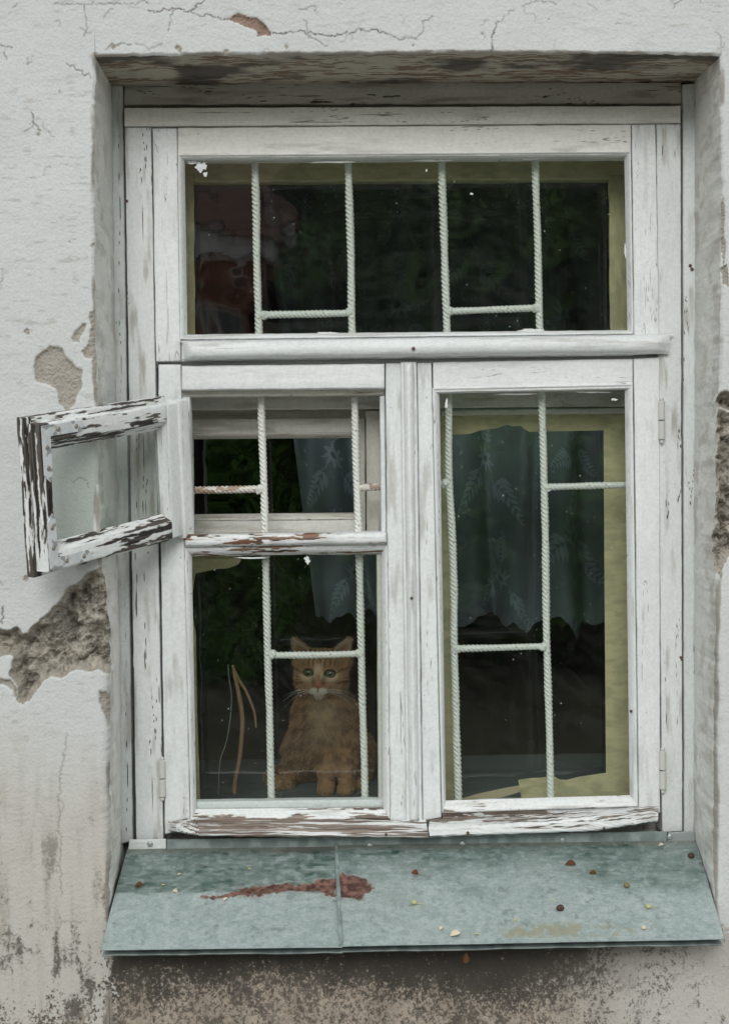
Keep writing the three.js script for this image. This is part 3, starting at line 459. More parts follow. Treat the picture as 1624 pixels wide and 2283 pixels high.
for (const [x, y0, y1] of [[361, 1688, 1782], [1473, 887, 986], [1475.5, 1667, 1766]]) { // barrel hinges
  const h = group('hinge', win), a = PX(x, y0, F + 0.006), b = PX(x + 1, y1, F + 0.006), H = a.y - b.y, r = 0.0058;
  const prof = (y, hh, cap) => { const P = [[0.0005, 0]]; P.push([r * 0.9, 0.0006], [r, 0.0018], [r, hh - 0.0018], [r * 0.9, hh - 0.0006], [0.0005, hh]); return new THREE.LatheGeometry(P.map(([q, w]) => new THREE.Vector2(q, w)), 16); };
  for (const [k0, k1] of [[0.06, 0.485], [0.5, 0.94]]) { const g = prof(0, H * (k1 - k0)); const m = mesh('knuckle', g, M.hinge, h); m.position.set(lerp(b.x, a.x, k0), b.y + H * k0, a.z); }
  for (const k of [0, 0.95]) { const g = new THREE.SphereGeometry(0.0038, 12, 8); g.scale(1, 1.1, 1); const m = mesh('finial', g, M.hinge, h); m.position.set(lerp(b.x, a.x, k), b.y + H * (k + 0.02), a.z); }
}

// ---------------------------------------------------------------- the small vent sash, hanging open
{
  const s = thing('vent_sash', 'small open vent sash with flaking paint and metal corner brackets, swung out over the wall', 'window sash');
  s.position.set(-0.265, 1.6135, -0.15); s.rotation.set(3.8 * D2R, 57 * D2R, 7.6 * D2R, 'YXZ');
  const w = 0.338, h = 0.232, r = 0.030, V = (x, y, z) => new THREE.Vector3(x, y, z);
  const rect = (x0, x1, y0, y1, z) => [V(x0, y1, z), V(x1, y1, z), V(x1, y0, z), V(x0, y0, z)];
  const b = (name, x0, x1, y0, y1, z, d, m, o) => mesh(name, boardGeo(rect(x0, x1, y0, y1, z), d, o), m, s);
  b('stile', -w, -w + r - 0.008, -h / 2, h / 2, 0, 0.024, M.sashDark, { wobble: 0.0012 });
  b('stile', -r, 0, -h / 2, h / 2, 0, 0.03, M.aged);
  b('rail', -w + r - 0.0075, -r - 0.001, h / 2 - r, h / 2, 0, 0.028, M.sash, { wobble: 0.001 });
  b('rail', -w + r - 0.0075, -r - 0.001, -h / 2, -h / 2 + r, 0, 0.028, M.sash, { wobble: 0.001 });
  b('lip', -w - 0.004, -w + 0.012, -h / 2 - 0.010, h / 2 + 0.010, -0.026, 0.016, M.sashDark, { wobble: 0.0012 });
  b('lip', -w + 0.013, -0.002, h / 2 - 0.004, h / 2 + 0.010, -0.026, 0.016, M.sash);
  b('lip', -w + 0.013, -0.002, -h / 2 - 0.010, -h / 2 + 0.004, -0.026, 0.016, M.sash);
  b('hinge_plate', -0.003, 0.024, -h / 2 - 0.005, h / 2 + 0.004, 0.004, 0.026, M.sound);
  { // sloping glazing beads
    const O = rect(-w + r - 0.008, -r, -h / 2 + r, h / 2 - r, -0.002), I = rect(-w + r - 0.004, -r - 0.008, -h / 2 + r + 0.012, h / 2 - r - 0.014, -0.019), ms = [M.sash, M.aged, M.sash, M.sashDark];
    for (let k = 0; k < 4; k++) { const a0 = O[k], a1 = O[(k + 1) % 4], b0 = I[k], b1 = I[(k + 1) % 4], L = a0.distanceTo(a1), so = rnd() * 9; mesh('glazing_bead', gridGeo(30, 4, (i, j) => { const u = i / 30, v = j / 4, p = b0.clone().lerp(b1, u).lerp(a0.clone().lerp(a1, u), v); p.z += (vn(u * L * 90 + so, v * 4) - 0.5) * 0.0012; return [p.x, p.y, p.z, so + u * L, so + v * 0.03]; }), ms[k], s); }
    const G = rect(-w + r - 0.006, -r, -h / 2 + r, h / 2 - r, -0.0205); mesh('pane', gridGeo(1, 1, (i, j) => { const p = G[j ? (i ? 1 : 0) : (i ? 2 : 3)]; return [p.x, p.y, p.z, p.x, p.y]; }), M.glassOpen, s);
  }
  // corner brackets with their screws
  const L = (sx) => { const sh = new THREE.Shape(); const A = 0.094, B = 0.088, t = 0.017; sh.moveTo(0.002, 0); sh.lineTo(A - 0.006, 0); sh.lineTo(A, -0.006); sh.lineTo(A - 0.008, -t); sh.lineTo(t + 0.003, -t); sh.quadraticCurveTo(t, -t, t, -t - 0.003); sh.lineTo(t, -B + 0.01); sh.lineTo(t - 0.006, -B); sh.lineTo(0.004, -B + 0.006); sh.lineTo(0, -B + 0.012); sh.lineTo(0, -0.002); sh.quadraticCurveTo(0, 0, 0.002, 0);
    const g = new THREE.ExtrudeGeometry(sh, { depth: 0.0014, bevelEnabled: true, bevelThickness: 0.0005, bevelSize: 0.0005, bevelSegments: 2 }); return uvBox(g); };
  M.bracket = stdMat({ ...withRepeat(makeMaps(256, 256, (u, v) => { const t = fbm(u * 12, v * 12, 4, 12, 12), k = ss(0.62, 0.72, fbm(u * 9 + 7, v * 9, 4, 9, 9)); const c = mix3([0.62 + t * 0.2, 0.66 + t * 0.2, 0.68 + t * 0.2], [0.2, 0.21, 0.21], k * 0.7); return [...c, t]; }), 8, 8), roughness: 0.38, metalness: 0.35, bumpScale: 0.0004 });
  for (const up of [1, -1]) {
    const k = mesh('corner_bracket', L(), M.bracket, s); k.position.set(-w + 0.0035, up * (h / 2 - 0.003), 0.0012); k.scale.y = up;
    for (const [x, y] of [[0.036, -0.0085], [0.076, -0.0085], [0.0085, -0.034], [0.0085, -0.066]]) { const c = screw(k, V(x, y, 0.0018), 0.0042); const slot = boxGeo(-0.0026, 0.0026, -0.0005, 0.0005, 0, 0.0004); c.scale.y *= up; }
  }
  { const g = new THREE.CapsuleGeometry(0.0055, 0.05, 6, 12); g.scale(1, 1, 0.2); const m = mesh('latch_slot_shade', g, M.slotDark, s); m.position.set(-w + 0.0125, 0.0, 0.0007); }  // dark plate painted as the shade of a latch slot; nothing is recessed
  { const g = new THREE.CapsuleGeometry(0.003, 0.03, 4, 8); g.scale(1, 1, 0.5); const m = mesh('slot_shade_core', g, stdMat({ color: rgb(0.012, 0.011, 0.01), roughness: 0.9 }), s); m.position.set(-w + 0.0125, -0.002, 0.0015); }  // near-black insert: deepest shade of that slot, put into the colour
  screw(s, V(0.012, -h / 2 + 0.012, 0.0042), 0.0035, M.hinge);
}

// ---------------------------------------------------------------- the grille of ribbed bars behind the outer panes
{
  const g = thing('window_grille', 'white painted grille of welded ribbed steel bars behind the outer panes', 'grille');
  const Z = -0.228;
  const rebar = (a, b, r, mat, name, tw) => {
    const dir = b.clone().sub(a), len = dir.length(); dir.normalize();
    const s1 = new THREE.Vector3(0, 0, 1), s2 = new THREE.Vector3().crossVectors(dir, s1).normalize(), n = Math.round(len / 0.0015), seg = 24, ph = rnd() * 6;
    mesh(name, gridGeo(seg, n, (i, j) => {
      const th = -i / seg * Math.PI * 2, l = j / n * len, q = Math.sin(4 * th + tw * l * 2 * Math.PI / 0.0080 + ph), q2 = Math.pow(0.5 + 0.5 * q, 2.4), flat = Math.pow(Math.abs(Math.cos(th + 0.5)), 14);
      const R = r * (1 + (vn(l * 90, i * 0.7) - 0.5) * 0.05) + 0.0017 * q2 * (1 - flat) * (0.55 + 0.8 * vn(l * 25 + ph * 9, 5)) + 0.0010 * flat;
      const p = a.clone().addScaledVector(dir, l).addScaledVector(s2, (fbm(l * 5 + ph * 7, 2, 2) - 0.5) * 0.005).addScaledVector(s1, Math.cos(th) * R).addScaledVector(s2, Math.sin(th) * R); return [p.x, p.y, p.z, l, i / seg * 0.045];
    }), mat, g);
  };
  for (const q of [[567, 320, 607, 1822], [775, 320, 815, 1820], [984, 320, 1022, 1820], [1192, 320, 1228, 1818]]) rebar(PX(q[0], q[1], Z), PX(q[2], q[3], Z), 0.0056, M.bar, 'upright_bar', 1);
  for (const [x0, y0, x1, y1, rust] of [[583, 703, 784, 696], [993, 695, 1198, 688], [405, 1093, 588, 1090, 1], [799, 1086, 900, 1082, 1], [599, 1459, 803, 1456], [940, 1080, 1003, 1078], [1212, 1087, 1450, 1079], [1012, 1447, 1216, 1441]]) rebar(PX(x0, y0, Z), PX(x1, y1, Z), 0.0052, rust ? M.barRusty : M.bar, 'cross_bar', -1);
  for (const [x, y] of [[587, 703], [778, 695], [1000, 694], [1194, 688], [578, 1091], [607, 1458], [800, 1456], [992, 1078], [1218, 1086], [1018, 1446], [1210, 1442]]) { const q = new THREE.IcosahedronGeometry(0.0078, 3), p = q.attributes.position; for (let i = 0; i < p.count; i++) { const k = 0.85 + 0.4 * vn(p.getX(i) * 300 + x, p.getY(i) * 300 + p.getZ(i) * 200); p.setXYZ(i, p.getX(i) * k, p.getY(i) * k, p.getZ(i) * k); } q.computeVertexNormals(); const m = mesh('weld', q, M.bar, g); m.position.copy(PX(x, y, Z + 0.001)); }
}

// ---------------------------------------------------------------- the sheet-metal sill
const SB = [PX(284, 1893, -0.166), PX(1549, 1876, -0.166)], SF = [PX(225, 2116, 0.092), PX(1613, 2095, 0.092)];
const sillN = new THREE.Vector3().subVectors(SB[1], SB[0]).cross(new THREE.Vector3().subVectors(SB[0], SF[0])).normalize(), sillP = new THREE.Plane().setFromNormalAndCoplanarPoint(sillN, SB[0]);
const onSill = (x, y) => { const d = PX(x, y, -1).sub(EYE).normalize(), o = new THREE.Vector3(); new THREE.Ray(EYE, d).intersectPlane(sillP, o); return o; };
const SX0 = -0.42, SX1 = 0.68, SZ0 = -0.19, SZ1 = 0.11;
{
  const s = thing('sheet_metal_sill', 'weathered blue grey zinc window sill in two sheets with a rust streak', 'window sill');
  const toUV = (p) => [(p.x - SX0) / (SX1 - SX0), (p.z - SZ0) / (SZ1 - SZ0)];
  const pl = (a) => a.map(([x, y]) => { const p = onSill(x, y); return [p.x, p.z]; });
  const rusts = [pl([[448, 2004], [480, 2008], [520, 2003], [600, 1998], [640, 1990], [690, 1988], [720, 1998], [747, 2000], [747, 1962], [720, 1960], [700, 1966], [660, 1976], [640, 1970], [600, 1972], [540, 1986], [500, 2000]]), pl([[752, 1950], [775, 1957], [820, 1968], [832, 1985], [818, 1998], [790, 2012], [754, 2008]])];
  const lich = pl([[1120, 2092], [1120, 2078], [1200, 2066], [1330, 2064], [1400, 2075], [1400, 2086]]);
  const stain = pl([[600, 1890], [747, 1884], [747, 1905], [700, 1904], [640, 1899]]);
  const crease = onSill(500, 1997).z, seamX = onSill(754, 1990).x;
  const maps = makeMaps(2048, 512, (u, v) => {
    const x = lerp(SX0, SX1, u), z = lerp(SZ0, SZ1, v), wx = x + (fbm(x * 60, z * 60, 4) - 0.5) * 0.022, wz = z + (fbm(x * 60 + 20, z * 60, 4) - 0.5) * 0.022;
    const sp = fbm(x * 70, z * 70, 3), cell = vn(x * 190 + 3, z * 190), b = fbm(x * 9, z * 14 + 5, 4), g = vn(x * 700, z * 700), old = x < seamX ? ss(crease + 0.003, crease - 0.006, z + (fbm(x * 25, z * 25, 3) - 0.5) * 0.02) : ss(-0.02, -0.15, z + (b - 0.5) * 0.2);
    const streak = fbm(x * 40, z * 160 + 9, 3);
    let c = mix3([0.27, 0.335, 0.325], [0.40, 0.465, 0.46], clamp(sp * 0.7 + cell * 0.5 - 0.1));
    c = mix3(c, [0.115, 0.17, 0.152], old * (0.8 + (streak - 0.5) * 0.9 + (sp - 0.5) * 0.9));
    c = mix3(c, [0.22, 0.25, 0.225], ss(0.55, 0.8, b) * 0.4);
    c = mix3(c, [0.12, 0.15, 0.14], ss(0.66, 0.8, fbm(x * 60 + 70, z * 60, 5)) * 0.45); c = mix3(c, [0.46, 0.52, 0.52], ss(0.5, 0.75, fbm(x * 95 + 7, z * 130, 3)) * 0.36); c = mix3(c, [0.19, 0.25, 0.24], ss(0.52, 0.76, fbm(x * 110 + 37, z * 150 + 9, 3)) * 0.32);
    const t = 1 + (g - 0.5) * 0.3; c = [c[0] * t, c[1] * t, c[2] * t];
    let rust = 0; for (const R of rusts) rust = Math.max(rust, ss(-0.0022, 0.0026, -sdPoly(R, x + (wx - x) * 0.6, z + (wz - z) * 0.5) + (fbm(x * 170, z * 170, 3) - 0.5) * 0.012));
    const halo = Math.max(...rusts.map((R) => ss(-0.008, 0.0, -sdPoly(R, wx, wz)))); c = mix3(c, [0.30, 0.235, 0.185], halo * 0.6 * ss(0.45, 0.6, fbm(x * 150 + 40, z * 150, 3)));
    c = mix3(c, mix3([0.07, 0.032, 0.025], [0.25, 0.135, 0.105], clamp(fbm(x * 130, z * 130, 3) * 2.0 - 0.55 + (g - 0.5) * 0.4)), rust);
    c = mix3(c, [0.28, 0.265, 0.16], ss(-0.012, 0.008, -sdPoly(lich, wx, wz)) * ss(0.35, 0.6, sp) * 0.7);
    c = mix3(c, [0.05, 0.06, 0.06], ss(-0.002, 0.004, -sdPoly(stain, wx, wz)) * 0.7);
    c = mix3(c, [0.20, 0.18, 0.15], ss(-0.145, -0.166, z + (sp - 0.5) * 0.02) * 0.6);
    return [c[0], c[1], c[2], 0.6 - rust * 0.35 + (sp - 0.5) * 0.2 + (g - 0.5) * 0.1];
  }, false);
  M.zinc = stdMat({ ...maps, roughness: 0.5, metalness: 0.12, bumpScale: 0.0012 });
  M.zincEdge = stdMat({ ...withRepeat(makeMaps(256, 128, (u, v) => { const b = fbm(u * 20, v * 10, 4, 20, 10), c = mix3([0.20, 0.25, 0.245], [0.34, 0.40, 0.39], ss(0.3, 0.8, b)); return [...c, b]; }), 3, 6), roughness: 0.6, metalness: 0.2, bumpScale: 0.0006 });
  const A = [pxz(284, 1893, -0.166), pxz(751, 1886.5, -0.166)], B = [pxz(225, 2116, 0.092), pxz(763, 2110, 0.092)], C = [pxz(747.5, 1886.5, -0.166), pxz(1549, 1876, -0.166)], E2 = [pxz(759, 2111, 0.092), pxz(1613, 2095, 0.092)];
  function pxz(x, y, z) { return PX(x, y, z); }
  const sheet = (Q, R, lift, label, dent) => {
    const n = 110, m = 60;
    const top = (u, t) => { const p = Q[0].clone().lerp(Q[1], u).lerp(R[0].clone().lerp(R[1], u), t); p.y += lift + ((fbm(p.x * 6 + dent, p.z * 9, 3) - 0.5) * 0.006 + (fbm(p.x * 22 + dent, p.z * 22, 2) - 0.5) * 0.0018) * Math.sin(t * 3) + (dent < 10 ? 0.0028 * Math.exp(-(((p.z - crease) / 0.011) ** 2)) * ss(-0.36, -0.25, p.x) : 0) + 0.0022 * Math.sin(Math.PI * Math.min(1, t * 1.02)); return p; };
    const sh = mesh('sheet', gridGeo(n, m, (i, j) => { const p = top(i / n, 1 - j / m); return [p.x, p.y, p.z, ...toUV(p)]; }), M.zinc, s); sh.userData.label = label;
    // rolled front lip with a return
    const prof = [[0, 0], [0.0010, -0.0006], [0.0002, -0.0014], [-0.030, -0.0030], [-0.031, -0.0110], [-0.0125, -0.0118], [-0.0118, -0.0128], [-0.0125, -0.0145], [-0.020, -0.0160], [-0.045, -0.0150]];
    mesh('front_lip', gridGeo(n, prof.length - 1, (i, j) => { const u = i / n, p = top(u, 1), q = prof[prof.length - 1 - j]; return [p.x, p.y + q[1] + (j < 5 ? (vn(u * 14 + dent, 3) - 0.5) * 0.0016 : 0), p.z + q[0] + 0.0002, p.x, q[1]]; }), M.zincEdge, s);
    // thickness at the ends
    for (const u of [0, 1]) mesh('sheet_edge', gridGeo(m, 1, (i, j) => { const p = top(u, i / m); return [p.x + (u ? 0.0003 : -0.0003), p.y - (j ? 0 : 0.008), p.z, p.z, p.y]; }), M.zincEdge, s);
  };
  sheet(A, B, 0, 'left zinc sheet with the long rust streak', 2);
  sheet(C, E2, 0.0022, 'right zinc sheet overlapping the left one', 40);
  { const a = onSill(749.5, 1886), b = onSill(760.5, 2110), g = boardGeo([new THREE.Vector3(a.x - 0.0035, 0, 0), new THREE.Vector3(a.x + 0.0025, 0, 0), new THREE.Vector3(b.x + 0.0025, -a.distanceTo(b), 0), new THREE.Vector3(b.x - 0.0035, -a.distanceTo(b), 0)], 0.006, { bevel: 0.0008, wobble: 0.0009 }); const m = mesh('seam_fold', g, M.zincEdge, s), dir = b.clone().sub(a); m.rotation.x = -Math.PI / 2 + Math.atan2(a.y - b.y, b.z - a.z); m.position.set(0, a.y + 0.0062, a.z); }
  board(s, 'flange', [[372, 1871], [1486, 1853], [1486, 1879], [372, 1893]], -0.1665, 0.003, M.zincEdge, { bevel: 0.0006 });
  board(s, 'corner_flange', [[289, 1872], [370, 1870], [370, 1892], [286, 1894]], -0.1655, 0.003, M.aged, { bevel: 0.0006 });
  board(s, 'corner_flange', [[1488, 1856], [1545, 1852], [1549, 1877], [1488, 1879]], -0.1655, 0.003, M.zincPlain, { bevel: 0.0006 });
  for (const [x, y] of [[335, 1881], [1030, 1881], [1253, 1873], [1492, 1865], [824, 1885]]) screw(s, PX(x, y, -0.1645), 0.0052, M.zincPlain);
}

// ---------------------------------------------------------------- the inner window
const inn = thing('inner_window', 'inner wooden window sealed with mouldy yellow paper tape, behind the grille', 'window');
const FLOOR = PX(746, 1776, -0.45).y;
{
  const z = -0.312;
  // box lining between the two windows
  const l = PX(392, 1000, -0.24).x, r = PX(1425, 1000, -0.24).x, t = PX(900, 325, -0.24).y, bt = FLOOR;
  mesh('lining', boxGeo(-0.394, l, 0.845, 2.295, -0.38, -0.2405), M.inner, inn); mesh('lining', boxGeo(r, 0.664, 0.845, 2.295, -0.38, -0.2405), M.inner, inn);
  mesh('lining', boxGeo(l + 0.001, r - 0.001, t, 2.295, -0.38, -0.2405), M.inner, inn);
  mesh('lining', boxGeo(l + 0.001, r - 0.001, 0.845, bt - 0.012, -0.38, -0.2405), M.inner, inn);
  // transom and mullion
  board(inn, 'transom', [[395, 745], [1420, 735], [1420, 905], [395, 914]], -0.29, 0.07, M.inner);
  board(inn, 'mullion', [[866, 860], [984, 860], [990, 1800], [872, 1800]], -0.318, 0.05, M.inner);
  // upper light
  board(inn, 'rail', [[400, 318], [1420, 312], [1420, 398], [400, 404]], z, 0.04, M.tape);
  board(inn, 'tape_strip', [[1356, 390], [1420, 390], [1420, 760], [1360, 760]], z + 0.0012, 0.008, M.tape, { wobble: 0.0015 });
  board(inn, 'tape_strip', [[400, 390], [431, 390], [435, 760], [402, 760]], z + 0.0012, 0.008, M.tape, { wobble: 0.0012 });
  mesh('pane', paneGeo([[395, 340], [1420, 335], [1420, 800], [395, 800]], -0.33), M.glass, inn);
  // vent light
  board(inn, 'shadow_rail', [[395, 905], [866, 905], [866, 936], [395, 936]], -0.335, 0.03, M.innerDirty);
  board(inn, 'vent_rail', [[420, 934], [792, 931], [792, 966], [420, 969]], z, 0.04, M.inner);
  board(inn, 'vent_rail', [[420, 1158], [794, 1153], [794, 1206], [420, 1210]], z, 0.04, M.inner);
  board(inn, 'vent_stile', [[793, 931], [813, 931], [815, 1206], [795, 1206]], z, 0.04, M.innerDirty);
  board(inn, 'vent_jamb', [[815, 915], [866, 915], [868, 1206], [817, 1206]], -0.306, 0.05, M.innerDirty);
  board(inn, 'vent_stile', [[396, 931], [419, 931], [419, 1206], [396, 1206]], z, 0.04, M.inner);
  beads(inn, [[419, 966], [793, 963], [795, 1158], [421, 1161]], [[432, 979], [787, 976], [788, 1142], [434, 1146]], z + 0.001, -0.329, M.innerDirty);
  mesh('pane', paneGeo([[420, 966], [800, 966], [800, 1160], [420, 1160]], -0.330), M.glass, inn);
  board(inn, 'vent_sill', [[395, 1207], [868, 1203], [868, 1236], [395, 1238]], -0.300, 0.05, M.inner);
  // lower lights
  mesh('pane', paneGeo([[400, 1230], [866, 1230], [872, 1800], [410, 1800]], -0.331), M.glass, inn);
  mesh('pane', paneGeo([[984, 900], [1430, 900], [1430, 1800], [990, 1800]], -0.331), M.glass, inn);
  const tape = (pts, label, zz = z, th = 0.0008, m = M.tape) => { const g = sheetGeo(pts, zz, th, 0.0015), k = mesh('tape_strip', g, m, inn); if (label) k.userData.label = label; return k; };
  board(inn, 'rail', [[984, 915], [1430, 908], [1430, 921], [984, 926]], -0.302, 0.04, M.inner);
  tape([[980, 924], [1430, 918], [1430, 957], [1250, 961], [1178, 962], [1166, 955], [1160, 949], [1140, 950], [1128, 946], [1108, 954], [1090, 956], [1070, 959], [1046, 967], [980, 969]], 'torn yellowed tape across the head of the right inner pane');
  tape([[984, 969], [1004, 969], [1006, 1300], [1003, 1330], [1009, 1500], [1012, 1795], [988, 1795]], null, z - 0.0015);
  tape([[1344, 955], [1430, 955], [1430, 1800], [1350, 1800], [1348, 1600], [1346, 1300]], null, z + 0.0015);
  tape([[1154, 1738], [1180, 1734], [1205, 1733], [1232, 1729], [1246, 1737], [1262, 1738], [1290, 1731], [1350, 1722], [1430, 1718], [1430, 1800], [1166, 1800], [1158, 1764], [1156, 1750]], 'loose torn tape along the foot of the right inner pane', z + 0.003);
  tape([[1030, 1779], [1060, 1770], [1110, 1759], [1156, 1750], [1159, 1764], [1120, 1776], [1080, 1782], [1040, 1786]], 'curled pale strip of torn tape', -0.29, 0.003, M.paper);
  tape([[418, 1236], [540, 1238], [536, 1252], [531, 1258], [510, 1266], [485, 1268], [455, 1274], [436, 1278], [428, 1330], [424, 1400], [418, 1400]], 'torn corner of yellowed tape in the left inner pane');
  tape([[418, 1380], [431, 1380], [437, 1410], [440, 1600], [447, 1795], [430, 1800], [420, 1700]], null, z + 0.001);
  // bottom rails and inner stiles behind the tape
  board(inn, 'rail', [[400, 1792], [1430, 1782], [1430, 1830], [400, 1838]], z - 0.002, 0.03, M.inner);
  board(inn, 'stile', [[1372, 921], [1435, 921], [1435, 1790], [1378, 1790]], z - 0.001, 0.04, M.inner);
}
single('inner_sill_board', (() => { const g = boxGeo(-0.42, 0.70, FLOOR - 0.05, FLOOR, -0.86, -0.345); return g; })(), stdMat({ color: rgb(0.17, 0.20, 0.21), roughness: 0.55 }), 'dusty blue grey sill board inside the house under the cat', 'window sill');

// ---------------------------------------------------------------- the room behind
{
  const m = stdMat({ color: rgb(0.30, 0.27, 0.22), roughness: 0.95 }), fl = stdMat({ color: rgb(0.20, 0.13, 0.08), roughness: 0.7 });
  structure('floor', boxGeo(-3.4, 3.6, -0.02, 0.1, -7.2, -0.501), fl);
  structure('ceiling', boxGeo(-3.4, 3.6, 3.2, 3.3, -7.2, -0.501), m);
  structure('wall_back', boxGeo(-3.4, 3.6, 0.1, 3.2, -7.3, -7.2), m);
  structure('wall_left', boxGeo(-3.5, -3.4, -0.02, 3.3, -7.3, -0.501), m);
  structure('wall_right', boxGeo(3.6, 3.7, -0.02, 3.3, -7.3, -0.501), m);
}
{ // lace curtain
  const cv = document.createElement('canvas'); cv.width = cv.height = 1024; const c = cv.getContext('2d');
  c.fillStyle = 'rgb(104,104,104)'; c.fillRect(0, 0, 1024, 1024);
  c.fillStyle = 'rgb(80,80,80)'; for (let y = 0; y < 1024; y += 8) for (let x = 0; x < 1024; x += 8) c.fillRect(x + (y & 8 ? 4 : 0), y, 4, 4);
  c.strokeStyle = c.fillStyle = 'rgb(168,168,168)'; c.lineCap = 'round';
  const leaf = (x, y, a, L) => { c.save(); c.translate(x, y); c.rotate(a); c.beginPath(); c.moveTo(0, 0); c.quadraticCurveTo(L * 0.35, -L * 0.32, L, 0); c.quadraticCurveTo(L * 0.35, L * 0.32, 0, 0); c.fill(); c.restore(); };
  const spray = (x, y, a, s) => { c.lineWidth = 5 * s; c.beginPath(); c.moveTo(x, y); const ex = x + Math.cos(a) * 240 * s, ey = y + Math.sin(a) * 240 * s; c.quadraticCurveTo(x + Math.cos(a + 0.5) * 120 * s, y + Math.sin(a + 0.5) * 120 * s, ex, ey); c.stroke(); for (let k = 1; k < 8; k++) { const t = k / 8, px = lerp(x, ex, t), py = lerp(y, ey, t); leaf(px, py, a + 0.8, 70 * s * (1.2 - t)); leaf(px, py, a - 0.8, 70 * s * (1.2 - t)); } };
  const flower = (x, y, s) => { for (let k = 0; k < 8; k++) leaf(x, y, k * Math.PI / 4, 62 * s); c.save(); c.fillStyle = 'rgb(70,70,70)'; c.beginPath(); c.arc(x, y, 14 * s, 0, 7); c.fill(); c.restore(); };
  for (const [x, y, s] of [[250, 260, 1.1], [770, 560, 1.2], [300, 800, 0.9], [820, 120, 0.8]]) { flower(x, y, s); spray(x + 40, y + 60, 0.9, s); spray(x - 40, y + 50, 2.3, s); spray(x, y - 60, -1.4, s * 0.8); }
  for (let k = 0; k < 60; k++) { const x = rr(0, 1024), y = rr(0, 1024); c.beginPath(); c.arc(x, y, rr(4, 10), 0, 7); c.fill(); }
  const lace = new THREE.CanvasTexture(cv); lace.wrapS = lace.wrapT = THREE.RepeatWrapping; lace.magFilter = THREE.LinearFilter; lace.repeat.set(1.9, 1.9);
  const mat = stdMat({ color: rgb(0.46, 0.54, 0.62), roughness: 1, alphaMap: lace, transparent: true, side: THREE.DoubleSide });
  const z0 = -0.92, n = 220, m = 90, tl = PX(560, 240, z0), bl = PX(700, 1378, z0), rt = PX(1640, 240, z0), rb = PX(1640, 1405, z0);
  single('lace_curtain', gridGeo(n, m, (i, j) => {
    const u = i / n, v = j / m, a = tl.clone().lerp(rt, u), b = bl.clone().lerp(rb, u), sc = Math.abs(Math.sin(u * 21 + 0.6)) * 0.016 + (fbm(u * 30, 3, 3) - 0.5) * 0.05 + 0.03 * ss(0.025, 0, Math.abs(u - 0.615)) + 0.02 * ss(0.02, 0, Math.abs(u - 0.46)); b.y += 0.018 - sc;
    b.y += 0.0; const p = b.lerp(a, v); const fold = Math.sin(u * 62 + fbm(u * 6, v * 2, 2) * 5) * 0.026 + Math.sin(u * 23 + 1) * 0.03; p.z += fold * (1 - v * 0.3); p.x += Math.cos(u * 62) * 0.004;
    return [p.x, p.y, p.z, u * 1.5, v * 1.25];
  }), mat, 'white lace curtain with floral pattern hanging behind the inner panes', 'curtain');
}
{ // dry stalk and a wire behind the left pane
  const q = (x, y) => [406 + x * 0.29687, 1205.4 + y * 0.29687];
  const at = (pts, z) => pts.map(([x, y]) => PX(...q(x, y), z));
  const t = thing('dry_plant_stalk', 'bent brown dried plant stalk leaning behind the left pane beside the cat', 'plant stalk');
  const mt = stdMat({ color: rgb(0.27, 0.155, 0.09), roughness: 0.8 });
  mesh('stem', tubeGeo(at([[380, 930], [395, 1010], [425, 1150], [452, 1330], [446, 1480], [430, 1640], [398, 1800], [390, 1895]], -0.40), [0.0025, 0.004, 0.0045, 0.0045, 0.0042, 0.004, 0.005], 8, 60), mt, t);
  mesh('side_stem', tubeGeo(at([[392, 960], [430, 1050], [475, 1120], [515, 1210], [545, 1300], [555, 1400]], -0.405), [0.002, 0.003, 0.003, 0.0025, 0.002], 8, 40), mt, t);
  single('thin_wire', tubeGeo(at([[345, 930], [352, 1020], [370, 1160], [366, 1280], [352, 1400], [326, 1530], [288, 1640], [270, 1900]], -0.41), 0.0011, 6, 60), stdMat({ color: rgb(0.25, 0.27, 0.25), roughness: 0.5 }), 'thin pale wire curving beside the dried stalk behind the left pane', 'wire');
}

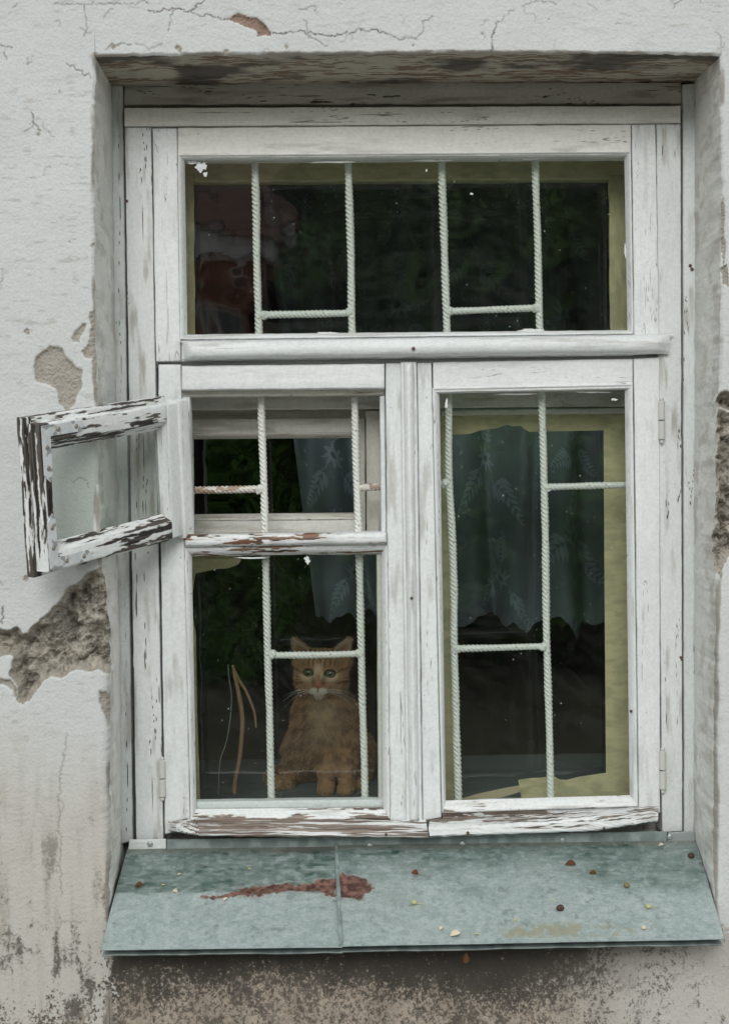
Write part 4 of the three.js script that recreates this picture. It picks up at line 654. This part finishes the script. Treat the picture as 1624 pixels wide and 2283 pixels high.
// ---------------------------------------------------------------- the cat
{
  const cat = thing('cat', 'ginger tabby cat sitting upright behind the lower left pane looking out', 'cat');
  const o = PX(716, 1500, -0.47); cat.position.set(o.x, FLOOR, -0.49);
  const len3 = (x, y, z) => Math.sqrt(x * x + y * y + z * z);
  const smin = (a, b, k) => { const h = Math.max(k - Math.abs(a - b), 0) / k; return Math.min(a, b) - h * h * k * 0.25; };
  const smax = (a, b, k) => -smin(-a, -b, k);
  const cap = (x, y, z, a, b, r0, r1) => { const bx = b[0] - a[0], by = b[1] - a[1], bz = b[2] - a[2], px = x - a[0], py = y - a[1], pz = z - a[2], t = clamp((px * bx + py * by + pz * bz) / (bx * bx + by * by + bz * bz)); return len3(px - bx * t, py - by * t, pz - bz * t) - lerp(r0, r1, t); };
  const ell = (x, y, z, c, r) => { const px = (x - c[0]) / r[0], py = (y - c[1]) / r[1], pz = (z - c[2]) / r[2], k = len3(px, py, pz); return (k - 1) * Math.min(r[0], r[1], r[2]); };
  const EYEP = [[-0.0212, 0.2415, 0.0335], [0.0218, 0.2395, 0.0335]];
  const field = (x0, y, z) => {
    let d = 1, x = (x0 - 0.008) / 0.86 + 0.008;
    // trunk
    d = cap(x, y, z, [0, 0.205, -0.012], [0.004, 0.15, -0.03], 0.040, 0.052);
    d = smin(d, cap(x, y, z, [0.004, 0.150, -0.03], [0.008, 0.085, -0.05], 0.054, 0.060), 0.03);
    d = smin(d, cap(x, y, z, [-0.006, 0.150, -0.05], [-0.012, 0.070, -0.15], 0.058, 0.083), 0.04);
    d = smin(d, cap(x, y, z, [-0.042, 0.145, -0.04], [-0.056, 0.075, -0.06], 0.026, 0.030), 0.025);
    d = smin(d, cap(x, y, z, [0.052, 0.140, -0.04], [0.062, 0.075, -0.06], 0.026, 0.030), 0.025);
    for (const s of [-1, 1]) { // haunches and hind paws
      d = smin(d, ell(x, y, z, [s * 0.068 - 0.004, 0.052, -0.115], [0.042, 0.052, 0.062]), 0.03);
      d = smin(d, cap(x, y, z, [s * 0.086 - 0.006, 0.012, -0.10], [s * 0.082 - 0.006, 0.012, -0.035], 0.014, 0.013), 0.016);
    }
    // fore legs and paws
    for (const cx of [0.006, 0.052]) {
      d = smin(d, cap(x, y, z, [cx, 0.115, -0.022], [cx + 0.001, 0.05, 0.0], 0.025, 0.0185), 0.018);
      d = smin(d, cap(x, y, z, [cx + 0.001, 0.05, 0.0], [cx + 0.001, 0.014, 0.004], 0.0185, 0.0155), 0.01);
      d = smin(d, ell(x, y, z, [cx + 0.001, 0.011, 0.017], [0.0165, 0.0115, 0.019]), 0.008);
      for (const t of [-0.009, -0.003, 0.003, 0.009]) d = smin(d, len3(x - cx - 0.001 - t * 1.1, y - 0.009, z - 0.030 + Math.abs(t) * 0.3) - 0.006, 0.003);
    }
    // tail laid round the left side
    d = smin(d, cap(x, y, z, [-0.04, 0.03, -0.21], [-0.115, 0.016, -0.16], 0.020, 0.017), 0.02);
    d = smin(d, cap(x, y, z, [-0.115, 0.016, -0.16], [-0.135, 0.014, -0.08], 0.017, 0.015), 0.012);
    d = smin(d, cap(x, y, z, [-0.135, 0.014, -0.08], [-0.105, 0.013, -0.02], 0.015, 0.011), 0.012);
    // head
    x = x0; d *= 0.9;
    let h = ell(x, y, z, [0, 0.242, -0.004], [0.0445, 0.041, 0.045]);
    h = smin(h, ell(x, y, z, [-0.0245, 0.222, 0.006], [0.026, 0.023, 0.028]), 0.018); h = smin(h, ell(x, y, z, [0.0245, 0.221, 0.006], [0.026, 0.023, 0.028]), 0.018);
    h = smin(h, cap(x, y, z, [0, 0.252, 0.030], [0, 0.222, 0.045], 0.0115, 0.0085), 0.014);
    for (const s of [-1, 1]) h = smin(h, ell(x, y, z, [s * 0.0095, 0.2095, 0.041], [0.0135, 0.0105, 0.0125]), 0.006);
    h = smin(h, ell(x, y, z, [0, 0.199, 0.036], [0.0115, 0.009, 0.011]), 0.007);
    h = smin(h, ell(x, y, z, [0, 0.2195, 0.0515], [0.0062, 0.0042, 0.004]), 0.004);
    for (const e of EYEP) h = smax(h, -(len3((x - e[0]) * 0.96, (y - e[1] + Math.abs(x - e[0] * 1.0) * 0) * 1.42, z - e[2] - 0.006) - 0.0108), 0.004);   // sockets
    // ears: thin shells open to the front
    for (const s of [-1, 1]) {
      const bx = s * 0.0335, tx = s * 0.0545, a = [bx, 0.262, -0.012], b = [tx, 0.2995, -0.012];
      let e = cap(x, y, (z + 0.012) * 1.25 - 0.012, a, b, 0.0255, 0.0075);
      e = smax(e, -cap(x, y, (z - 0.003) * 1.0, [bx * 1.04, 0.264, 0.0], [tx * 0.985, 0.2965, -0.004], 0.0205, 0.0055), 0.003);
      h = smin(h, e, 0.010);
    }
    return smin(d, h, 0.022);
  };
  // surface nets
  const c = 0.0024, lo = [-0.165, -0.004, -0.27], hi = [0.125, 0.318, 0.068], N = [0, 1, 2].map((k) => Math.ceil((hi[k] - lo[k]) / c) + 1);
  const val = new Float32Array(N[0] * N[1] * N[2]), id = (i, j, k) => (k * N[1] + j) * N[0] + i;
  const BS = 6; // far from the skin a block takes one value
  for (let K = 0; K < N[2]; K += BS) for (let J = 0; J < N[1]; J += BS) for (let I = 0; I < N[0]; I += BS) {
    const d0 = field(lo[0] + (I + 2.5) * c, lo[1] + (J + 2.5) * c, lo[2] + (K + 2.5) * c), far = Math.abs(d0) > c * 9;
    for (let k = K; k < Math.min(K + BS, N[2]); k++) for (let j = J; j < Math.min(J + BS, N[1]); j++) for (let i = I; i < Math.min(I + BS, N[0]); i++) val[id(i, j, k)] = far ? d0 : field(lo[0] + i * c, lo[1] + j * c, lo[2] + k * c);
  }
  const vid = new Int32Array(val.length).fill(-1), pos = [], idx = [];
  for (let k = 0; k < N[2] - 1; k++) for (let j = 0; j < N[1] - 1; j++) for (let i = 0; i < N[0] - 1; i++) {
    let n = 0, sx = 0, sy = 0, sz = 0; const v = []; let any = 0;
    for (let q = 0; q < 8; q++) { v[q] = val[id(i + (q & 1), j + ((q >> 1) & 1), k + (q >> 2))]; if (v[q] < 0) any |= 1; else any |= 2; }
    if (any !== 3) continue;
    for (let q = 0; q < 8; q++) for (const b of [1, 2, 4]) if (!(q & b)) { const p = q | b; if ((v[q] < 0) !== (v[p] < 0)) { const t = v[q] / (v[q] - v[p]); n++; sx += (q & 1) + (b === 1 ? t : 0); sy += ((q >> 1) & 1) + (b === 2 ? t : 0); sz += (q >> 2) + (b === 4 ? t : 0); } }
    vid[id(i, j, k)] = pos.length / 3; pos.push(lo[0] + (i + sx / n) * c, lo[1] + (j + sy / n) * c, lo[2] + (k + sz / n) * c);
  }
  const quad = (a, b, d, e, f) => { if (a < 0 || b < 0 || d < 0 || e < 0) return; if (f) idx.push(a, b, d, a, d, e); else idx.push(a, d, b, a, e, d); };
  for (let k = 1; k < N[2] - 1; k++) for (let j = 1; j < N[1] - 1; j++) for (let i = 1; i < N[0] - 1; i++) {
    const s = val[id(i, j, k)] < 0;
    if (s !== (val[id(i + 1, j, k)] < 0)) quad(vid[id(i, j - 1, k - 1)], vid[id(i, j, k - 1)], vid[id(i, j, k)], vid[id(i, j - 1, k)], s);
    if (s !== (val[id(i, j + 1, k)] < 0)) quad(vid[id(i - 1, j, k - 1)], vid[id(i - 1, j, k)], vid[id(i, j, k)], vid[id(i, j, k - 1)], s);
    if (s !== (val[id(i, j, k + 1)] < 0)) quad(vid[id(i - 1, j - 1, k)], vid[id(i, j - 1, k)], vid[id(i, j, k)], vid[id(i - 1, j, k)], s);
  }
  // coat: ginger ground, darker bars, cream round the eyes and muzzle
  const coat = (x, y, z) => {
    const base = mix3([0.25, 0.125, 0.06], [0.38, 0.215, 0.115], fbm(x * 60 + 9, y * 60 + z * 40, 3));
    let col = base; const dark = [0.135, 0.06, 0.026], cream = [0.62, 0.50, 0.36], wht = [0.58, 0.52, 0.44];
    const head = y > 0.187 && z > -0.075 && y + z * 0.3 > 0.186;
    const w = (fbm(x * 70, y * 70 + z * 50 + 4, 3) - 0.5);
    if (head) {
      const fx = Math.abs(x);
      if (y > 0.25) { const m = Math.abs(Math.sin((fx + w * 0.006) * 330 + 0.9)); col = mix3(col, dark, ss(0.72, 0.93, m) * ss(0.25, 0.258, y) * ss(0.036, 0.028, fx) * 0.95); }
      col = mix3(col, cream, ss(0.0165, 0.0105, Math.hypot((x - Math.sign(x) * 0.0205) * 0.78, (y - 0.2355) * 1.15)) * 0.5);                // pale spectacles
      col = mix3(col, cream, ss(0.011, 0.004, fx) * ss(0.236, 0.246, y) * ss(0.268, 0.25, y) * 0.5);
      for (const e of EYEP) { const q = Math.hypot((x - e[0]) * 0.92, (y - e[1] - 0.001) * 1.4); col = mix3(col, [0.03, 0.018, 0.012], ss(0.0118, 0.0098, q) * (z > 0.015 ? 1 : 0)); }
      for (const k of [0, 1]) { const yy = 0.240 - k * 0.017 - (fx - 0.03) * (k ? 0.1 : -0.25); col = mix3(col, dark, ss(0.0032, 0.0012, Math.abs(y - yy + w * 0.006)) * ss(0.030, 0.034, fx) * 0.85); }  // cheek stripes
      col = mix3(col, [0.20, 0.09, 0.045], ss(0.0065, 0.002, Math.abs(fx - 0.0092)) * ss(0.238, 0.228, y) * ss(0.214, 0.222, y) * ss(0.02, 0.03, z) * 0.8);
      col = mix3(col, wht, ss(0.0125, 0.008, Math.hypot((fx - 0.0075) * 0.95, (y - 0.2075) * 1.5)) * ss(0.032, 0.042, z) * 0.9);
      col = mix3(col, wht, ss(0.012, 0.006, Math.hypot(x, (y - 0.198) * 1.3)) * 0.6);
      col = mix3(col, [0.33, 0.12, 0.08], ss(0.0082, 0.0062, Math.hypot(x * 1.0, (y - 0.219) * 1.25)) * ss(0.044, 0.049, z));        // nose
      col = mix3(col, [0.14, 0.05, 0.035], ss(0.0013, 0.0005, fx) * ss(0.216, 0.2135, y) * ss(0.203, 0.206, y) * ss(0.03, 0.04, z) * 0.9);
      if (y > 0.266 && fx > 0.026) col = mix3(col, [0.33, 0.26, 0.20], ss(-0.010, -0.006, z) * 0.8);                                 // inside of the ears
    } else {
      const r = Math.sin((y * 1.0 + Math.abs(x) * 0.25 - z * 0.2 + w * 0.045) * 190); col = mix3(col, dark, ss(0.0, 0.8, r + w * 2.2) * 0.8);
      col = mix3(col, cream, ss(0.04, 0.015, Math.abs(x - 0.006)) * ss(0.07, 0.15, y) * ss(-0.05, 0.0, z) * 0.25);
      if (y < 0.06 && z > -0.03) col = mix3(col, [0.42, 0.25, 0.13], 0.5);
    }
    return col;
  };
  const g = new THREE.BufferGeometry(); g.setAttribute('position', new THREE.Float32BufferAttribute(pos, 3)); g.setIndex(idx); g.computeVertexNormals();
  const cols = new Float32Array(pos.length), uvs = new Float32Array(pos.length / 3 * 2);
  for (let i = 0; i < pos.length / 3; i++) { cols.set(coat(pos[i * 3], pos[i * 3 + 1], pos[i * 3 + 2]), i * 3); uvs.set([pos[i * 3] + pos[i * 3 + 2], pos[i * 3 + 1]], i * 2); }
  g.setAttribute('color', new THREE.BufferAttribute(cols, 3)); g.setAttribute('uv', new THREE.BufferAttribute(uvs, 2));
  mesh('body', g, stdMat({ vertexColors: true, roughness: 0.9 }), cat);
  // eyes
  for (const e of EYEP) {
    const q = new THREE.SphereGeometry(0.0098, 40, 28); q.rotateX(Math.PI / 2); const P = q.attributes.position, K = new Float32Array(P.count * 3);
    for (let i = 0; i < P.count; i++) { const x = P.getX(i), y = P.getY(i), z = P.getZ(i), rr0 = Math.hypot(x, y) / 0.0103, pup = Math.hypot(x * 1.25, y * 0.95) < 0.0046; K.set(z < 0 || rr0 > 0.88 || y > 0.0068 - Math.abs(x) * 0.12 ? [0.02, 0.014, 0.01] : pup ? [0.006, 0.006, 0.006] : mix3([0.17, 0.18, 0.08], [0.08, 0.10, 0.05], rr0), i * 3); }
    q.setAttribute('color', new THREE.BufferAttribute(K, 3)); const m = mesh('eye', q, new THREE.MeshPhysicalMaterial({ vertexColors: true, roughness: 0.25, clearcoat: 1, clearcoatRoughness: 0.03 }), cat); m.position.set(e[0], e[1], e[2] - 0.0015); m.scale.set(1.02, 0.84, 1); m.rotation.z = -Math.sign(e[0]) * 0.14;
  }
  { // whiskers
    const ws = []; for (const s of [-1, 1]) for (let k = 0; k < 5; k++) { const y0 = 0.206 + (k % 3) * 0.0028, a = -0.55 + k * 0.11, L = rr(0.045, 0.062); ws.push(tubeGeo([new THREE.Vector3(s * 0.013, y0, 0.047), new THREE.Vector3(s * (0.013 + L * 0.5), y0 + Math.sin(a) * L * 0.35 + 0.003, 0.05), new THREE.Vector3(s * (0.013 + L), y0 + Math.sin(a) * L - 0.006, 0.042)], [0.00034, 0.0003, 0.00012], 4, 10)); }
    mesh('whiskers', mergeGeometries(ws), stdMat({ color: rgb(0.52, 0.49, 0.45), roughness: 0.6 }), cat);
  }
  { // short fur
    const P = g.attributes.position, Nn = g.attributes.normal, T = idx.length / 3, fp = [], fc = []; seed = 77;
    for (let n = 0; n < 32000; n++) {
      const t = Math.floor(rnd() * T) * 3, i = idx[t]; const x = P.getX(i), y = P.getY(i), z = P.getZ(i); if (z < -0.13) continue;
      let skip = false; for (const e of EYEP) if (Math.hypot(x - e[0], (y - e[1]) * 1.15) < 0.0125 && z > 0) skip = true; if (skip || (y > 0.213 && y < 0.226 && Math.abs(x) < 0.008 && z > 0.04)) continue;
      const nx = Nn.getX(i), ny = Nn.getY(i), nz = Nn.getZ(i), head = y > 0.19, L = head ? (y > 0.262 || z > 0.03 ? rr(0.002, 0.004) : rr(0.004, 0.009)) : y < 0.06 ? rr(0.003, 0.006) : rr(0.007, 0.014);
      const fl = head ? [x * 8 + rr(-0.3, 0.3), (y - 0.225) * 14 + rr(-0.3, 0.3), -0.6] : [x * 2 + rr(-0.3, 0.3), -1 + rr(-0.2, 0.2), 0.1 + rr(-0.3, 0.3)];
      const dx = nx * 0.55 + fl[0] * 0.6, dy = ny * 0.55 + fl[1] * 0.6, dz = nz * 0.55 + fl[2] * 0.6, l = len3(dx, dy, dz), w = 0.0006, sx = dy / l * w, sy = -dx / l * w;
      const ox = x + rr(-0.001, 0.001), oy = y + rr(-0.001, 0.001);
      fp.push(ox - sx, oy - sy, z, ox + sx, oy + sy, z, ox + dx / l * L, oy + dy / l * L, z + dz / l * L);
      const k = coat(x, y, z), b = rr(0.85, 1.3); for (let q = 0; q < 3; q++) fc.push(k[0] * b, k[1] * b, k[2] * b);
    }
    const f = new THREE.BufferGeometry(); f.setAttribute('position', new THREE.Float32BufferAttribute(fp, 3)); f.setAttribute('color', new THREE.Float32BufferAttribute(fc, 3)); f.computeVertexNormals();
    const m = mesh('fur', f, stdMat({ vertexColors: true, roughness: 0.8, side: THREE.DoubleSide }), cat); m.userData.kind = 'stuff';
  }
  cat.rotation.set(0, -7 * D2R, 0);
}

// ---------------------------------------------------------------- seeds, husks and petals on the sill
{
  seed = 4242;
  const cm = { brown: [0.17, 0.075, 0.035], dark: [0.07, 0.035, 0.025], red: [0.22, 0.06, 0.04], olive: [0.20, 0.17, 0.07], pale: [0.62, 0.56, 0.42], yellow: [0.50, 0.47, 0.20], green: [0.45, 0.46, 0.22] }, mats = {};
  for (const k in cm) mats[k] = stdMat({ color: rgb(...cm[k]), roughness: 0.7 });
  const husk = (L, W, curl) => gridGeo(10, 8, (i, j) => { const u = i / 10, v = j / 8 * 2 - 1, w = W * Math.pow(Math.sin(Math.PI * clamp(u, 0.02, 0.98)), 0.7), a = v * curl; return [(u - 0.5) * L, Math.sin(a) * w / curl * 0.5 * 1.2 + 0, (1 - Math.cos(a)) * w + u * u * L * 0.15 + Math.abs(v) * 0]; });
  const nut = (r) => { const q = new THREE.SphereGeometry(r, 18, 12), p = q.attributes.position; for (let i = 0; i < p.count; i++) { const k = 1 + (vn(p.getX(i) * 500, p.getY(i) * 500) - 0.5) * 0.3; p.setXYZ(i, p.getX(i) * k * 1.15, p.getY(i) * k, Math.max(-r * 0.7, p.getZ(i) * k * 0.9) + r * 0.75); } q.computeVertexNormals(); return q; };
  const put = (o, x, y) => { const p = onSill(x, y); o.position.copy(p).addScaledVector(sillN, 0.0035); const q = new THREE.Quaternion().setFromUnitVectors(new THREE.Vector3(0, 0, 1), sillN); o.quaternion.copy(q).multiply(new THREE.Quaternion().setFromAxisAngle(new THREE.Vector3(0, 0, 1), rr(-1, 1))); };
  const piece = (name, geo, mat, x, y, label, cat) => put(single(name, geo, mats[mat], label, cat, 'plant litter on the metal sill'), x, y);
  piece('seed_husk', husk(0.014, 0.009, 1.4), 'brown', 311, 1980, 'curled brown husk near the left end of the metal sill', 'husk');
  piece('petal', husk(0.011, 0.009, 1.1), 'pale', 390, 1993, 'cream petal to the left of the long rust streak', 'petal');
  piece('petal', husk(0.010, 0.005, 1.0), 'pale', 502, 2009, 'small cream petal touching the tip of the rust streak', 'petal');
  piece('petal', husk(0.007, 0.003, 1.0), 'yellow', 364, 1977, 'tiny yellow petal between the brown husk and the cream petal', 'petal');
  piece('petal', husk(0.006, 0.004, 1.0), 'pale', 400, 1953, 'tiny pale petal near the back of the left sheet', 'petal');
  piece('petal', husk(0.006, 0.004, 1.0), 'yellow', 556, 1941, 'tiny yellow petal behind the rust streak on the left sheet', 'petal');
  piece('seed_husk', husk(0.013, 0.008, 1.5), 'red', 924, 1952, 'reddish husk on the back of the right sheet nearest the seam', 'husk');
  piece('seed_husk', husk(0.018, 0.009, 1.6), 'brown', 1270, 1933, 'long brown husk standing highest on the right sheet', 'husk');
  piece('seed_husk', husk(0.012, 0.008, 1.4), 'brown', 1320, 1952, 'short brown husk below the long one on the right sheet', 'husk');
  piece('seed', nut(0.0046), 'olive', 1395, 1980, 'round olive seed at the right of the metal sill', 'seed');
  piece('seed', nut(0.0050), 'dark', 1538, 1914, 'dark round seed in the right back corner of the sill', 'seed');
  piece('seed', nut(0.0056), 'dark', 1247, 2032, 'dark round seed in the middle of the right sheet', 'seed');
  piece('petal', husk(0.017, 0.013, 0.9), 'pale', 1014, 2088, 'largest cream petal at the front edge of the right sheet', 'petal');
  piece('petal', husk(0.009, 0.006, 1.0), 'pale', 982, 2074, 'small cream petal just left of the largest petal', 'petal');
  piece('petal', husk(0.008, 0.003, 1.0), 'yellow', 1062, 2086, 'thin yellow petal just right of the largest petal', 'petal');
  piece('seed', nut(0.0036), 'pale', 1433, 2074, 'pale round seed near the front right of the sill', 'seed');
  piece('petal', husk(0.006, 0.004, 1.0), 'yellow', 1148, 2055, 'tiny yellow petal near the front middle of the right sheet', 'petal');
  piece('petal', husk(0.007, 0.003, 1.0), 'yellow', 1226, 2012, 'tiny yellow petal just behind the dark seed', 'petal');
  piece('petal', husk(0.009, 0.007, 1.0), 'pale', 1472, 1888, 'pale petal at the back right by the flange', 'petal');
  for (const [x, y, label] of [[922, 2018, 'yellow bud with a thin stalk near the seam on the right sheet'], [1443, 2027, 'green yellow bud with a stalk at the right of the sill']]) {
    const t = thing('flower_bud', label, 'bud', 'plant litter on the metal sill'); mesh('bud', nut(0.0042), mats.green, t); mesh('stalk', tubeGeo([new THREE.Vector3(0.003, 0, 0.003), new THREE.Vector3(0.009, 0.003, 0.003), new THREE.Vector3(0.014, 0.009, 0.002)], 0.0006, 5, 8), mats.green, t); put(t, x, y);
  }
  { const m = single('dead_leaf', husk(0.018, 0.012, 1.2), mats.brown, 'small brown leaf caught hanging on the front lip of the sill', 'leaf', 'plant litter on the metal sill'); const p = PX(1037, 2134, 0.0655); m.position.copy(p); m.rotation.set(0, 0, 1.5); }
}

// ---------------------------------------------------------------- the yard behind the camera, which the panes mirror
{
  seed = 991;
  structure('ground', (() => { const g = new THREE.PlaneGeometry(240, 240, 1, 1); g.rotateX(-Math.PI / 2); return g; })(), stdMat({ ...withRepeat(makeMaps(256, 256, (u, v) => { const f = fbm(u * 30, v * 30, 4, 30, 30), c = mix3([0.045, 0.055, 0.025], [0.10, 0.085, 0.06], f); return [...c, f]; }), 80, 80), roughness: 0.95, bumpScale: 0.01 }));
  structure('pavement', boxGeo(-8, 8, 0.004, 0.06, 0.01, 3.4), stdMat({ color: rgb(0.22, 0.21, 0.195), roughness: 0.9 }));
  const bark = stdMat({ color: rgb(0.09, 0.07, 0.05), roughness: 0.95 }), leafM = [[0.06, 0.12, 0.025], [0.09, 0.16, 0.035], [0.05, 0.095, 0.03], [0.11, 0.24, 0.045]].map((c) => new THREE.MeshPhysicalMaterial({ color: rgb(...c), roughness: 0.8, side: THREE.DoubleSide }));
  const tree = (x, z, H, R, k, label) => {
    const t = thing('tree', label, 'tree', 'trees across the yard'); t.position.set(x, 0, z);
    const trunk = [tubeGeo([new THREE.Vector3(0, 0, 0), new THREE.Vector3(rr(-0.1, 0.1), H * 0.35, 0), new THREE.Vector3(rr(-0.3, 0.3), H * 0.8, 0)], H < 3 ? [0.05, 0.04, 0.02] : [0.22, 0.16, 0.05], 10, 14)], clumps = [];
    for (let b = 0; b < 34; b++) { const a = rnd() * 6.28, e = rr(-0.95, 1.1), rad = R * rr(0.45, 1), c = new THREE.Vector3(Math.cos(a) * rad * Math.cos(e), H * 0.47 + Math.sin(e) * H * 0.46, Math.sin(a) * rad * Math.cos(e)); clumps.push(c); if (b < 9) trunk.push(tubeGeo([new THREE.Vector3(0, H * rr(0.25, 0.6), 0), c.clone().multiplyScalar(0.6).setY(c.y * 0.85), c], H < 3 ? [0.02, 0.015, 0.008] : [0.07, 0.04, 0.015], 6, 8)); }
    mesh('trunk', mergeGeometries(trunk), bark, t);
    const P = []; for (const c of clumps) for (let n = 0; n < 260; n++) { const q = new THREE.Vector3(rr(-1, 1), rr(-1, 1), rr(-1, 1)); if (q.length() > 1) { n--; continue; } q.multiplyScalar(R * 0.42).add(c); const u = new THREE.Vector3(rr(-1, 1), rr(-1, 1), rr(-1, 1)).normalize(), v = new THREE.Vector3(rr(-1, 1), rr(-0.4, 0.4), rr(-1, 1)).normalize().multiplyScalar(H < 3 ? 0.06 : 0.17), w = u.cross(v).normalize().multiplyScalar(H < 3 ? 0.04 : 0.11); P.push(...q.clone().sub(v).toArray(), ...q.clone().add(w).toArray(), ...q.clone().add(v).toArray(), ...q.clone().sub(v).toArray(), ...q.clone().add(v).toArray(), ...q.clone().sub(w).toArray()); }
    const g = new THREE.BufferGeometry(); g.setAttribute('position', new THREE.Float32BufferAttribute(P, 3)); g.computeVertexNormals(); mesh('crown', g, leafM[k], t);
  };
  tree(2.2, 12.0, 5.6, 2.0, 0, 'bushy green tree across the yard, nearest to the window');
  tree(4.6, 13.5, 6.0, 2.0, 1, 'light green tree at the right end of the yard');
  tree(1.4, 18.5, 7.6, 2.8, 2, 'dark green tree in the second row of the yard');
  tree(-1.6, 20, 8.2, 2.8, 1, 'light green tree rising behind the brick house');
  tree(-4.4, 20, 8.0, 2.8, 0, 'broad leafy tree behind the left half of the brick house');
  tree(-1.25, 9.4, 2.4, 1.1, 3, 'low bright green bush in front of the brick house');
  tree(1.15, 9.8, 2.3, 1.0, 3, 'low bright green bush in front of the lean-to');
  tree(3.0, 9.0, 2.2, 1.1, 3, 'low bright green bush at the right of the yard');
  // low brick house with a pale band and a red roof
  const h = thing('brick_house', 'low red brick house with a pale eaves band across the yard', 'house');
  const brick = stdMat({ ...withRepeat(makeMaps(256, 256, (u, v) => { const t = fbm(u * 40, v * 60, 3, 40, 60), c = mix3([0.20, 0.075, 0.05], [0.30, 0.13, 0.085], t); return [...c, t]; }), 0.5, 0.5), roughness: 0.9, bumpScale: 0.004 });
  mesh('house_wall', boxGeo(-7, -0.75, 0, 3.98, 14, 17.5), brick, h);
  mesh('eaves_band', boxGeo(-7.1, -0.6, 3.985, 4.32, 13.85, 17.6), stdMat({ color: rgb(0.62, 0.60, 0.58), roughness: 0.8 }), h);
  const roof = new THREE.Shape([new THREE.Vector2(13.7, 4.325), new THREE.Vector2(17.8, 4.325), new THREE.Vector2(15.75, 5.9)]); const rg = new THREE.ExtrudeGeometry(roof, { depth: 6.7, bevelEnabled: false }); rg.rotateY(-Math.PI / 2); rg.translate(-0.5, 0, 0); uvBox(rg);
  mesh('roof', rg, stdMat({ color: rgb(0.13, 0.07, 0.055), roughness: 0.85 }), h);
  const lean = new THREE.Shape([new THREE.Vector2(-0.74, 3.95), new THREE.Vector2(1.9, 3.45), new THREE.Vector2(1.9, 3.32), new THREE.Vector2(-0.74, 3.8)]); const lg = new THREE.ExtrudeGeometry(lean, { depth: 3, bevelEnabled: false }); lg.translate(0, 0, 14.2); uvBox(lg);
  mesh('lean_to_roof', lg, stdMat({ color: rgb(0.30, 0.12, 0.085), roughness: 0.8 }), h);
  mesh('lean_to_wall', boxGeo(-0.74, 1.75, 0, 3.3, 14.6, 17), stdMat({ color: rgb(0.10, 0.085, 0.07), roughness: 0.9 }), h);
  for (const x of [-6, -4.2, -2.4, -1.45]) { const w = mesh('house_window', boxGeo(x, x + 0.55, 2.2, 3.6, 13.96, 13.99), stdMat({ color: rgb(0.5, 0.48, 0.45), roughness: 0.6 }), h); mesh('window_glass', boxGeo(x + 0.05, x + 0.5, 2.26, 3.54, 13.94, 13.958), stdMat({ color: rgb(0.03, 0.035, 0.04), roughness: 0.1 }), w); }
}

renderer.render(scene, camera);
